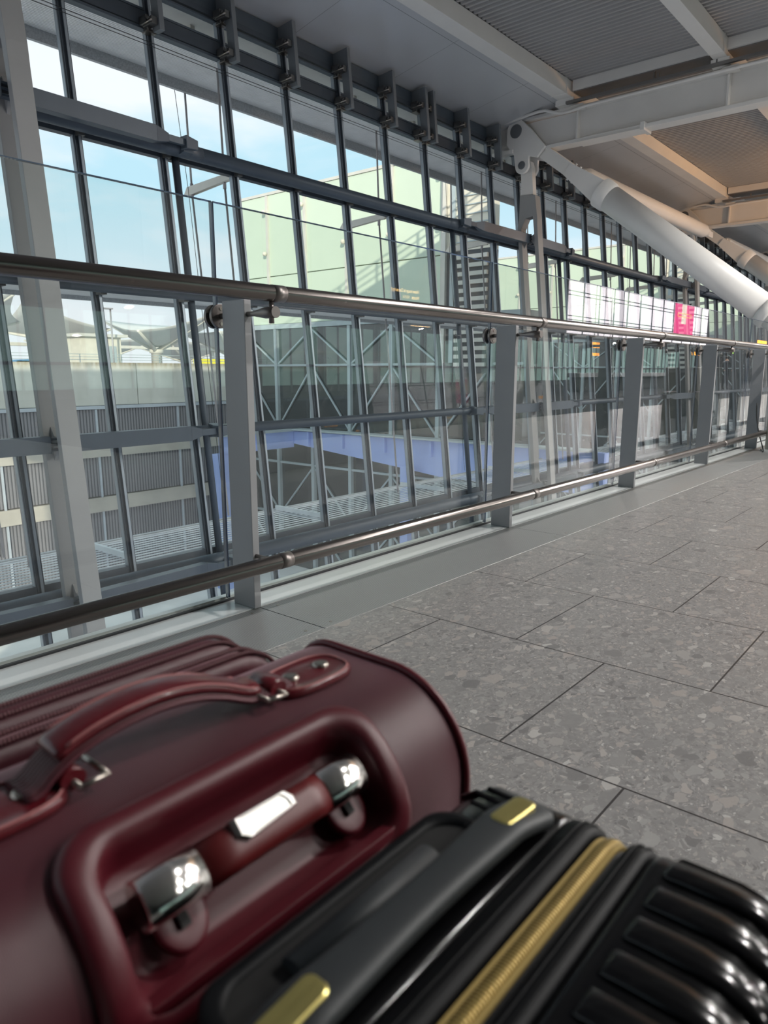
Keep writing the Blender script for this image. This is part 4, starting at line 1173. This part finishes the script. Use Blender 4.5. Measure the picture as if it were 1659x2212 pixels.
MB().box(19.35, 19.95, 25.75, 26.35, -9.0, -2.76).build('blue_column', M['bluebeam'], t)
MB().box(22.9, 23.3, 18.0, 18.4, -9.0, -3.0).build('blue_column', M['bluebeam'], t)
# roof-edge guard rail of our own building (casts the stepped rail shadow)
t = thing('roof_guard_rail', (20, 11.4, 8.4), 'thin guard rail along the roof edge above the leaning facade', 'railing')
m = MB()
for z in (8.7, 9.0, 9.3): m.box(-5, 60, 11.35, 11.42, z - 0.025, z + 0.025)
for q in range(30): m.box(-5 + q * 2.2, -4.93 + q * 2.2, 11.35, 11.42, 8.4, 9.3)
m.build('rail_bars', M['galv'], t)

# ------------------------------------------------------------------ red soft suitcase
RX0, RX1, RZ, RYB, RYF = 0.055, 0.452, 0.600, 0.291, 0.486
def red_profile(off=0.0, nseg=14):
    """outline in (y,z) of the wrap-round fabric: back face, big rounded shoulder, top, small front shoulder"""
    R1, R2 = 0.078, 0.042
    pts = []
    pts.append((RYB, 0.06, (-1, 0)))
    for i in range(1, 12): pts.append((RYB, 0.06 + (RZ - R1 - 0.06) * i / 11, (-1, 0)))
    for i in range(1, nseg + 1):
        a = math.radians(180 - 90 * i / nseg)
        pts.append((RYB + R1 + R1 * math.cos(a), RZ - R1 + R1 * math.sin(a), (math.cos(a), math.sin(a))))
    for i in range(1, 6): 
        pts.append((RYB + R1 + (RYF - R2 - RYB - R1) * i / 5, RZ, (0, 1)))
    for i in range(1, 9):
        a = math.radians(90 - 90 * i / 8)
        pts.append((RYF - R2 + R2 * math.cos(a), RZ - R2 + R2 * math.sin(a), (math.cos(a), math.sin(a))))
    pts.append((RYF, 0.06, (1, 0)))
    return [(p[0] + p[2][0] * off, p[1] + p[2][1] * off) for p in pts]
red = thing('red_suitcase', (0.255, 0.39, 0.0), 'burgundy soft suitcase with leather carry handle and chrome tipped pull handle', 'suitcase')
XS = [(RX0, 0.010), (RX0 + 0.003, 0.003), (RX0 + 0.010, 0.0), (0.10, 0.0), (0.146, 0.0), (0.20, 0.0), (0.255, 0.0), (0.31, 0.0), (0.360, 0.0), (0.40, 0.0), (RX1 - 0.012, 0.0), (RX1 - 0.004, 0.002), (RX1, 0.009)]
R1_ = 0.078
hole_s = (-0.004, 0.099)
def body_profile(d):
    """fabric profile with points placed so that the handle opening has clean edges"""
    pts = [(RYB, 0.06, (-1, 0), None)]
    for i in range(1, 9): pts.append((RYB, 0.06 + (RZ - R1_ - 0.06 - 0.03) * i / 8, (-1, 0), -9))
    ss = [-0.02, hole_s[0]] + [hole_s[0] + (hole_s[1] - hole_s[0]) * i / 14 for i in range(1, 15)] + [0.110, R1_ * PI / 2]
    for q in ss:
        if q <= 0: pts.append((RYB, RZ - R1_ + q, (-1, 0), q))
        else:
            a_ = PI - q / R1_; pts.append((RYB + R1_ + R1_ * math.cos(a_), RZ - R1_ + R1_ * math.sin(a_), (math.cos(a_), math.sin(a_)), q))
    for i in range(1, 7): pts.append((RYB + R1_ + (RYF - 0.042 - RYB - R1_) * i / 6, RZ, (0, 1), 9))
    for i in range(1, 9):
        a_ = math.radians(90 - 90 * i / 8); pts.append((RYF - 0.042 + 0.042 * math.cos(a_), RZ - 0.042 + 0.042 * math.sin(a_), (math.cos(a_), math.sin(a_)), 9))
    pts.append((RYF, 0.06, (1, 0), 9))
    return [(p[0] - p[2][0] * d, p[1] - p[2][1] * d, p[3]) for p in pts]
m = MB(); rings = [[(x, p[0], p[1]) for p in body_profile(d)] for x, d in XS]
nP = len(rings[0]); ps = [p[2] for p in body_profile(0)]
V_ = [p for r_ in rings for p in r_]; F_ = []
for i in range(len(XS) - 1):
    for j in range(nP):
        j2 = (j + 1) % nP
        if XS[i][0] >= 0.1459 and XS[i + 1][0] <= 0.3601 and ps[j] is not None and ps[j2] is not None and ps[j] >= hole_s[0] - 1e-6 and ps[j2] <= hole_s[1] + 1e-6:
            continue
        F_.append((i * nP + j, i * nP + j2, (i + 1) * nP + j2, (i + 1) * nP + j))
m.add(V_, F_, True); m.add(rings[0], [tuple(reversed(range(nP)))]); m.add(rings[-1], [tuple(range(nP))])
m.build('body', M['red_cloth'], red)
for x in (RX0 + 0.003, RX1 - 0.002):
    m = MB(); pp = red_profile(0.0005)
    m.tube([(x, p[0], p[1]) for p in pp], 0.0034, 10, caps=True); m.build('piping', M['piping'], red)
for x in (0.10, 0.40):
    for y in (0.325, 0.46): MB().cyl((x - 0.012, y, 0.0285), (x + 0.012, y, 0.0285), 0.028, 24).build('wheel', M['hole'], red)
m = MB(); m.box(0.08, 0.43, 0.30, 0.48, 0.05, 0.065); m.build('base_plate', M['red_plastic'], red)
# front compartments with their zips
def front_bulge(y0, y1, x1, ztop, r, name, mat_, parent):
    rings = []
    L = y1 - y0
    for f, d in ((0, .010), (.08, .004), (.25, .0005), (.5, 0), (.78, .0015), (.93, .006), (1.0, .014)):
        rings.append([(p[0], y0 + L * f, p[1]) for p in rrect((RX0 + x1) / 2, (x1 - RX0) / 2 - d, 0.07 + d, ztop - d, r)])
    return MB().loft(rings).build(name, mat_, parent)
front_bulge(0.4865, 0.514, 0.430, 0.597, 0.050, 'front_compartment', M['red_cloth'], red)
front_bulge(0.5185, 0.556, 0.424, 0.602, 0.052, 'front_pocket', M['red_cloth'], red)
front_bulge(0.5125, 0.520, 0.415, 0.586, 0.050, 'gusset', M['red_plastic'], red)
for y, x1, zt, r in ((0.493, 0.432, 0.5985, 0.051), (0.508, 0.4315, 0.5980, 0.051), (0.526, 0.4245, 0.6025, 0.053), (0.540, 0.426, 0.6040, 0.053)):
    pts = [(p[0], y, p[1]) for p in rrect((RX0 + x1) / 2, (x1 - RX0) / 2, 0.07, zt, r, 10)]
    m = MB(); m.tube(pts[:11] + pts[11:22], 0.0022, 8); m.build('zip', M['zip_red'], red)
# carry handle: two leather tabs, two metal loops, webbing strap and stitched grip
HY = 0.408
def oval(xc, yc, hx, hy, z0, z1, n_=28, pw=0.7):
    ring = []
    for i in range(n_):
        a = 2 * PI * i / n_; c, s_ = math.cos(a), math.sin(a)
        ring.append((xc + hx * math.copysign(abs(c) ** pw, c), yc + hy * math.copysign(abs(s_) ** pw, s_)))
    return ring
for xc, sgn in ((0.381, 1), (0.135, -1)):
    tab = MB(); o1 = oval(xc, HY - 0.004, 0.040, 0.024, 0, 0); 
    rings = []
    for s_, z in ((1.0, 0.6003), (1.02, 0.6035), (1.0, 0.6062), (0.95, 0.6076), (0.90, 0.6068), (0.5, 0.6078), (0.02, 0.608)):
        rings.append([(xc + (p[0] - xc) * s_, HY - 0.004 + (p[1] - HY + 0.004) * s_, z) for p in o1])
    tab.loft(rings); to = tab.build('handle_tab', M['leather'], red)
    ed = MB(); r_ = [(xc + (p[0] - xc) * 0.93, HY - 0.004 + (p[1] - HY + 0.004) * 0.93, 0.6075) for p in o1]
    ed.tube(r_ + [r_[0]], 0.0010, 6); ed.build('stitched_edge', M['edge'], to)
    for rx in (xc + sgn * 0.016, xc - sgn * 0.018):
        rv = MB(); rv.tube([(rx, HY - 0.004, 0.6065), (rx, HY - 0.004, 0.6095), (rx, HY - 0.004, 0.6105)], [0.0068, 0.0068, 0.0045], 20); rv.build('rivet', M['nickel'], to)
    xl = xc - sgn * 0.046
    # keeper fold of the tab over the loop
    MB().tube([(xl + sgn * 0.004, HY - 0.017, 0.6105), (xl + sgn * 0.004, HY + 0.010, 0.6105)], 0.0080, 14, sy=0.85).build('keeper', M['leather'], to)
    lp = MB()
    zc = 0.609
    P = [(xl + sgn * 0.004, HY - 0.025, zc), (xl - sgn * 0.013, HY - 0.025, zc + 0.001), (xl - sgn * 0.013, HY + 0.018, zc + 0.001), (xl + sgn * 0.004, HY + 0.018, zc), (xl + sgn * 0.004, HY - 0.025, zc)]
    for a, b in zip(P[:-1], P[1:]): lp.tube([a, b], 0.0020, 10)
    for a in P[:-1]: lp.sphere(a, 0.0020, 5)
    lp.build('metal_loop', M['nickel'], red)
# strap path between the loops
TOPC = [(0.146, 0.6095), (0.156, 0.618), (0.166, 0.628), (0.178, 0.6345), (0.195, 0.6395), (0.215, 0.6425), (0.235, 0.6435), (0.255, 0.642), (0.275, 0.6375), (0.292, 0.6310), (0.308, 0.6230), (0.324, 0.6160), (0.340, 0.6120), (0.356, 0.6095)]
def topz(x):
    for (xa_, za_), (xb_, zb_) in zip(TOPC[:-1], TOPC[1:]):
        if x <= xb_:
            u = (x - xa_) / (xb_ - xa_); return za_ + (zb_ - za_) * u
    return TOPC[-1][1]
sp = [(0.150 + 0.204 * i / 40, max(0.6085, sum(topz(0.150 + 0.204 * i / 40 + q * 0.004) for q in (-1, 0, 1)) / 3 - 0.011)) for i in range(41)]
def ribbon(pts, y0, y1, th, mat_, name, parent, crown=0.0):
    """flat strap following (x,z) points, y0..y1 wide, with a rounded top"""
    rings = []
    for i, (x, z) in enumerate(pts):
        a = pts[max(i - 1, 0)]; b = pts[min(i + 1, len(pts) - 1)]
        t = Vector((b[0] - a[0], 0, b[1] - a[1])).normalized(); nn = Vector((-t.z, 0, t.x))
        ring = []
        for k_ in range(20):
            a_ = 2 * PI * k_ / 20; c, s_ = math.cos(a_), math.sin(a_)
            yy = (y0 + y1) / 2 + (y1 - y0) / 2 * math.copysign(abs(c) ** 0.55, c)
            off = th / 2 * math.copysign(abs(s_) ** 0.7, s_) + crown * (1 - c * c) * (1 if s_ > 0 else 0.3)
            ring.append((x + nn.x * off, yy, z + nn.z * off))
        rings.append(ring)
    return MB().loft(rings).build(name, mat_, parent)
ribbon(sp, HY - 0.017, HY + 0.015, 0.0070, M['web'], 'webbing_strap', red)
gp = [(x, z + 0.006) for x, z in sp[4:35]]
grip = ribbon(gp, HY - 0.0150, HY + 0.0140, 0.0075, M['leather'], 'leather_grip', red, 0.0020)
for yy in (HY - 0.0142, HY + 0.0132):
    m = MB(); m.tube([(x, yy, z + 0.0040) for x, z in gp[1:-1]], 0.0009, 6); m.build('stitched_edge', M['edge'], grip)

# moulded recess wrapped over the rounded shoulder
# arc-length parameter along the fabric profile, measured from the back face upwards
def shoulder(s, off):
    """s = 0 where the back face meets the shoulder; returns (y,z) offset outwards"""
    R1 = 0.078; A = R1 * PI / 2
    if s < 0: return (RYB - off, RZ - R1 + s)
    if s > A: return (RYB + R1 + (s - A), RZ + off)
    a = PI - s / R1
    return (RYB + R1 + (R1 + off) * math.cos(a), RZ - R1 + (R1 + off) * math.sin(a))
def shoulder_ring(x0, x1, s0, s1, r, off, n_=9):
    pts = rrect((x0 + x1) / 2, (x1 - x0) / 2, s0, s1, r, n_)
    out = []
    k_ = len(pts)
    for i in range(k_):
        p = pts[i]; q = pts[(i + 1) % k_]
        steps = 8 if math.hypot(p[0] - q[0], p[1] - q[1]) > 0.02 else 1
        for j in range(steps):
            u = j / steps; X = p[0] + (q[0] - p[0]) * u; S_ = p[1] + (q[1] - p[1]) * u
            y, z = shoulder(S_, off); out.append((X, y, z))
    return out
SX0, SX1, SS0, SS1 = 0.134, 0.372, -0.012, 0.108
rings = []
for ins, off in ((0.0, -0.002), (0.0, 0.004), (0.002, 0.0075), (0.006, 0.0095), (0.013, 0.0095), (0.018, 0.0075), (0.0205, 0.003), (0.022, -0.006), (0.024, -0.017), (0.027, -0.0205)):
    rings.append(shoulder_ring(SX0 + ins, SX1 - ins, SS0 + ins * 0.85, SS1 - ins * 0.85, 0.030 - ins * 0.5, off))
# cavity floor closes to the middle
cav = MB(); cav.loft(rings, False, False)
last = rings[-1]
cx_ = (SX0 + SX1) / 2; sm_ = (SS0 + SS1) / 2
yc_, zc_ = shoulder(sm_, -0.026)
fl = []
for f in (0.66, 0.33, 0.02):
    ring = []
    for p in last:
        X = cx_ + (p[0] - cx_) * f
        Y = yc_ + (p[1] - yc_) * f; Z = zc_ + (p[2] - zc_) * f
        ring.append((X, Y, Z))
    fl.append(ring)
cav.loft([last] + fl, False, True)
tub = cav.build('handle_recess', M['red_plastic'], red)
# the plastic carries on down the back face
sk = MB()
rings = []
for z, y in ((0.535, RYB - 0.0075), (0.50, RYB - 0.006), (0.46, RYB - 0.004), (0.42, RYB - 0.001)):
    rings.append([(0.150, RYB + 0.002, z), (0.153, y + 0.002, z), (0.158, y, z), (0.348, y, z), (0.353, y + 0.002, z), (0.356, RYB + 0.002, z)])
sk.loft(rings); sk.build('back_skirt', M['red_plastic'], red, 0.002)
# pull handle: red grip bar, chrome sleeves, release button, end sockets
by, bz = shoulder(0.056, -0.002)
ub, uz = -math.sin(PI / 4 + 0.1), math.cos(PI / 4 + 0.1)
def bar_ring(x, ry, rz_, yo=0.0, zo=0.0):
    ring = []
    for k_ in range(28):
        a = 2 * PI * k_ / 28; c, s_ = math.cos(a), math.sin(a)
        # long axis of the section along the shoulder tangent, short axis along its normal
        tx = (math.copysign(abs(c) ** 0.8, c)) * ry; nx = (math.copysign(abs(s_) ** 0.8, s_)) * rz_
        ny, nz = -0.72, 0.69; ty, tz = -0.69, -0.72
        ring.append((x, by + yo + ty * tx + ny * nx, bz + zo + tz * tx + nz * nx))
    return ring
MB().loft([bar_ring(x, 0.0135, 0.0100) for x in (0.206, 0.23, 0.26, 0.29, 0.3035)]).build('grip_bar', M['red_grip'], red)
MB().loft([bar_ring(x, r1, r2) for x, r1, r2 in ((0.168, 0.012, 0.009), (0.1685, 0.0142, 0.0108), (0.2055, 0.0142, 0.0108), (0.206, 0.012, 0.009))]).build('chrome_sleeve', M['chrome'], red, 0.0)
MB().loft([bar_ring(x, r1, r2) for x, r1, r2 in ((0.3035, 0.012, 0.009), (0.304, 0.0142, 0.0108), (0.338, 0.0142, 0.0108), (0.3395, 0.011, 0.008), (0.3400, 0.008, 0.006))]).build('chrome_sleeve', M['chrome'], red)
# release button on the top edge of the bar
def btn_pt(x, t, nn):
    ny, nz = -0.72, 0.69; ty, tz = -0.69, -0.72
    return (x, by + ty * t + ny * nn, bz + tz * t + nz * nn)
b = MB()
base = [(0.230, -0.0135), (0.272, -0.0135), (0.277, -0.008), (0.277, -0.002), (0.236, 0.0015), (0.230, -0.003)]
rings = []
cxb = sum(p[0] for p in base) / 6; ctb = sum(p[1] for p in base) / 6
for sc2, nn in ((1.0, 0.004), (1.0, 0.0115), (0.9, 0.0135), (0.78, 0.0135), (0.74, 0.0125)):
    rings.append([btn_pt(cxb + (p[0] - cxb) * sc2, ctb + (p[1] - ctb) * sc2, nn) for p in base])
b.loft(rings, smooth=False); b.build('release_button', M['satin'], red, 0.0006)
for xs in (0.192, 0.326):
    m = MB(); rr_ = []
    for sc2, nn in ((1.0, -0.0185), (1.0, -0.0130), (0.85, -0.0118), (0.5, -0.0122), (0.02, -0.0125)):
        rr_.append([btn_pt(xs + 0.0165 * sc2 * math.cos(2 * PI * q / 24), 0.015 + 0.020 * sc2 * math.sin(2 * PI * q / 24), nn) for q in range(24)])
    m.loft(rr_); m.build('socket', M['red_plastic'], red)
    m = MB(); m.bar(btn_pt(xs, 0.006, -0.012), btn_pt(xs, 0.022, -0.0105), 0.006, 0.004); m.tube([btn_pt(xs, 0.004, -0.019), btn_pt(xs, 0.002, -0.004)], 0.007, 14); m.build('pull_rod', M['hole'], red)

# ------------------------------------------------------------------ black hard-shell suitcase
BX0, BX1, BZ, BR = 0.100, 0.444, 0.552, 0.040
bxc = (BX0 + BX1) / 2; bhw = (BX1 - BX0) / 2
blk = thing('black_suitcase', (bxc, 0.14, 0.0), 'glossy black ribbed hard-shell suitcase with gold zip and grey carry handle', 'suitcase')
def shell(ys, z0, mat_, name):
    rings = []
    for y, d in ys:
        rings.append([(p[0], y, p[1]) for p in rrect(bxc, bhw - d, z0 + d, BZ - d, max(BR - d * 0.6, 0.012), 10)])
    return MB().loft(rings).build(name, mat_, blk)
FR_D = [(0.128, 0.004), (0.126, 0.001), (0.122, 0.0), (0.100, 0.0), (0.078, 0.0), (0.066, 0.002), (0.054, 0.007), (0.044, 0.015), (0.037, 0.026), (0.033, 0.040), (0.032, 0.055)]
shell(FR_D, 0.06, M['blk_shell'], 'front_shell')
shell([(0.268, 0.050), (0.267, 0.030), (0.262, 0.014), (0.254, 0.005), (0.244, 0.0), (0.200, 0.0), (0.188, 0.0), (0.184, 0.003)], 0.06, M['blk_shell'], 'back_shell')
shell([(0.1845, 0.003), (0.183, 0.0), (0.166, 0.0), (0.1645, 0.003)], 0.06, M['blk_matte'], 'seam_band')
shell([(0.1645, 0.006), (0.1435, 0.006)], 0.06, M['blk_matte'], 'zip_channel')
shell([(0.1435, 0.003), (0.142, 0.0), (0.130, 0.0), (0.1285, 0.003)], 0.06, M['blk_matte'], 'seam_band')
for y, off in ((0.176, 0.0006), (0.171, 0.0006), (0.139, 0.0006), (0.1335, 0.0006)):
    pts = [(p[0], y, p[1]) for p in rrect(bxc, bhw + off, 0.06, BZ + off, BR, 12)]
    m = MB(); m.tube(pts[:26], 0.0009, 6); m.build('seam_bead', M['blk_matte'], blk)
# gold zip: tape, tooth line and raised sides
def band(y0, y1, off, mat_, name, th=0.002):
    pts = rrect(bxc, bhw + off, 0.06, BZ + off, BR, 12)[:26]
    pin_ = rrect(bxc, bhw + off - th, 0.06, BZ + off - th, BR, 12)[:26]
    rings = [[(a[0], y0, a[1]), (a[0], y1, a[1]), (b_[0], y1, b_[1]), (b_[0], y0, b_[1])] for a, b_ in zip(pts, pin_)]
    m = MB(); m.loft(rings, smooth=False); return m.build(name, mat_, blk)
band(0.1595, 0.1625, -0.003, M['goldtape'], 'zip_tape')
band(0.1475, 0.1505, -0.003, M['goldtape'], 'zip_tape')
pts = rrect(bxc, bhw - 0.0035, 0.06, BZ - 0.0035, BR, 12)[:26]
m = MB(); m.tube([(p[0], 0.155, p[1]) for p in pts], 0.0048, 10, sy=0.6); m.build('zip_teeth', M['gold'], blk)
# ribs on the front shell, wrapped over its edge
full = rrect(bxc, bhw, 0.06, BZ, BR, 24)
# arc-length table of the outline from the right side up over the top
path = []
full_open = [(bxc + bhw, 0.16)] + [p for p in full[:50]]
S_acc = 0.0
path.append((0.0, full_open[0]))
for a, b_ in zip(full_open[:-1], full_open[1:]):
    S_acc += math.hypot(b_[0] - a[0], b_[1] - a[1]); path.append((S_acc, b_))
def at_s(s):
    for (s0, a), (s1, b_) in zip(path[:-1], path[1:]):
        if s <= s1:
            u = 0 if s1 == s0 else (s - s0) / (s1 - s0)
            t = Vector((b_[0] - a[0], b_[1] - a[1]))
            if t.length > 0: t.normalize()
            return (a[0] + (b_[0] - a[0]) * u, a[1] + (b_[1] - a[1]) * u), (t.y, -t.x)
    return path[-1][1], (0, 1)
s_right_top = BZ - BR - 0.16
pitch = 0.0305
i = -6
while True:
    s0 = s_right_top + 0.050 + i * pitch
    s1 = s0 + 0.021
    i += 1
    if s0 < 0: continue
    if s1 > path[-1][0] - 0.02 or i > 18: break
    rings = []
    prof_y = [(0.1165, -0.0005), (0.1145, 0.0022), (0.112, 0.0032), (0.100, 0.0034), (0.078, 0.0034), (0.066, 0.0034), (0.054, 0.0034), (0.044, 0.0034), (0.037, 0.0034), (0.0335, 0.003)]
    dmap = dict(FR_D)
    for y, off in prof_y:
        ks = sorted(dmap); d = 0
        for ya, yb in zip(ks[:-1], ks[1:]):
            if ya <= y <= yb: d = dmap[ya] + (dmap[yb] - dmap[ya]) * (y - ya) / (yb - ya)
        ring = []
        nyo = off if y < 0.06 else 0
        for f, o in ((0.0, -0.001), (0.02, off * 0.6), (0.10, off), (0.5, off), (0.90, off), (0.98, off * 0.6), (1.0, -0.001)):
            (px0, pz0), (nx0, nz0) = at_s(s0 + (s1 - s0) * f)
            ring.append((px0 + nx0 * (o - d), y - (0.6 * max(o, 0) if d > 0.006 else 0), pz0 + nz0 * (o - d)))
        rings.append(ring)
    MB().loft(rings).build('rib', M['blk_shell'], blk)
# back shell: top deck ribs, pull handle frame with its hollow painted dark
m = MB(); m.prism([(0.192, 0.5503), (0.262, 0.5420), (0.262, 0.5445), (0.250, 0.5530), (0.192, 0.5530)], 0.398, 0.402); m.build('edge_rib', M['blk_shell'], blk, 0.0006)
for x in (0.408, 0.386): MB().box(x, x + 0.004, 0.192, 0.246, 0.549, 0.5528).build('edge_rib', M['blk_shell'], blk, 0.001)
rings = []
for ins, off in ((0.0, 0.0004), (0.0, 0.003), (0.002, 0.004), (0.006, 0.004), (0.008, 0.003), (0.009, 0.0006)):
    rings.append([(p[0], p[1], BZ + off) for p in rrect(0.262, 0.105 - ins, 0.206 + ins, 0.258 - ins, 0.020, 8)])
pf = MB(); pf.loft(rings, False, False); fr_o = pf.build('pull_handle_frame', M['blk_matte'], blk)
MB().prism([(p[0], p[1]) for p in rrect(0.262, 0.096, 0.214, 0.250, 0.016, 8)], BZ + 0.0002, BZ + 0.0010, 'Z').build('painted_hollow', M['hole'], fr_o)  # flat dark patch stands in for the shaded hollow
MB().tube([(0.205, 0.232, BZ + 0.004), (0.32, 0.232, BZ + 0.004)], 0.0085, 16, sy=0.6).build('pull_bar', M['blk_grip'], fr_o)
# carry handle
HYB = 0.203
hp = []
for i in range(45):
    u = i / 44
    x = 0.134 + 0.270 * u
    z = BZ + 0.004 + 0.014 * min(1.0, math.sin(PI * u) * 1.9) ** 0.9
    hp.append((x, z, 0.0165 - 0.004 * math.sin(PI * u) ** 2))
rings = []
for i, (x, z, w_) in enumerate(hp):
    a = hp[max(i - 1, 0)]; b_ = hp[min(i + 1, 44)]
    t = Vector((b_[0] - a[0], 0, b_[1] - a[1])).normalized(); nn = Vector((-t.z, 0, t.x)); ring = []
    e = 0.35 if i in (0, 44) else (0.8 if i in (1, 43) else 1.0)
    for k_ in range(24):
        a_ = 2 * PI * k_ / 24; c, s_ = math.cos(a_), math.sin(a_)
        yy = HYB - 0.002 + w_ * e * math.copysign(abs(c) ** 0.6, c); off = 0.0062 * e * math.copysign(abs(s_) ** 0.75, s_)
        ring.append((x + nn.x * off, yy, z + nn.z * off))
    rings.append(ring)
MB().loft(rings).build('carry_handle', M['blk_grip'], blk)
for xg in (0.176, 0.368):
    rings = []
    zi = min(hp, key=lambda p: abs(p[0] - xg))[1] + 0.0055
    tilt = 0.10 if xg > 0.3 else -0.10
    for ins, off in ((0.0, -0.002), (0.0, 0.0016), (0.001, 0.0024), (0.003, 0.0026)):
        rings.append([(p[0], p[1], zi + off - tilt * (p[0] - xg)) for p in rrect(xg, 0.0185 - ins, HYB - 0.0095 + ins, HYB + 0.006 - ins, 0.005, 6)])
    MB().loft(rings, smooth=False).build('gold_plate', M['goldplate'], blk)
for x in (0.13, 0.405):
    for y in (0.06, 0.235): MB().cyl((x - 0.010, y, 0.0255), (x + 0.010, y, 0.0255), 0.025, 20).build('wheel', M['blk_grip'], blk)
MB().box(0.115, 0.42, 0.05, 0.25, 0.048, 0.062).build('base_plate', M['blk_matte'], blk)
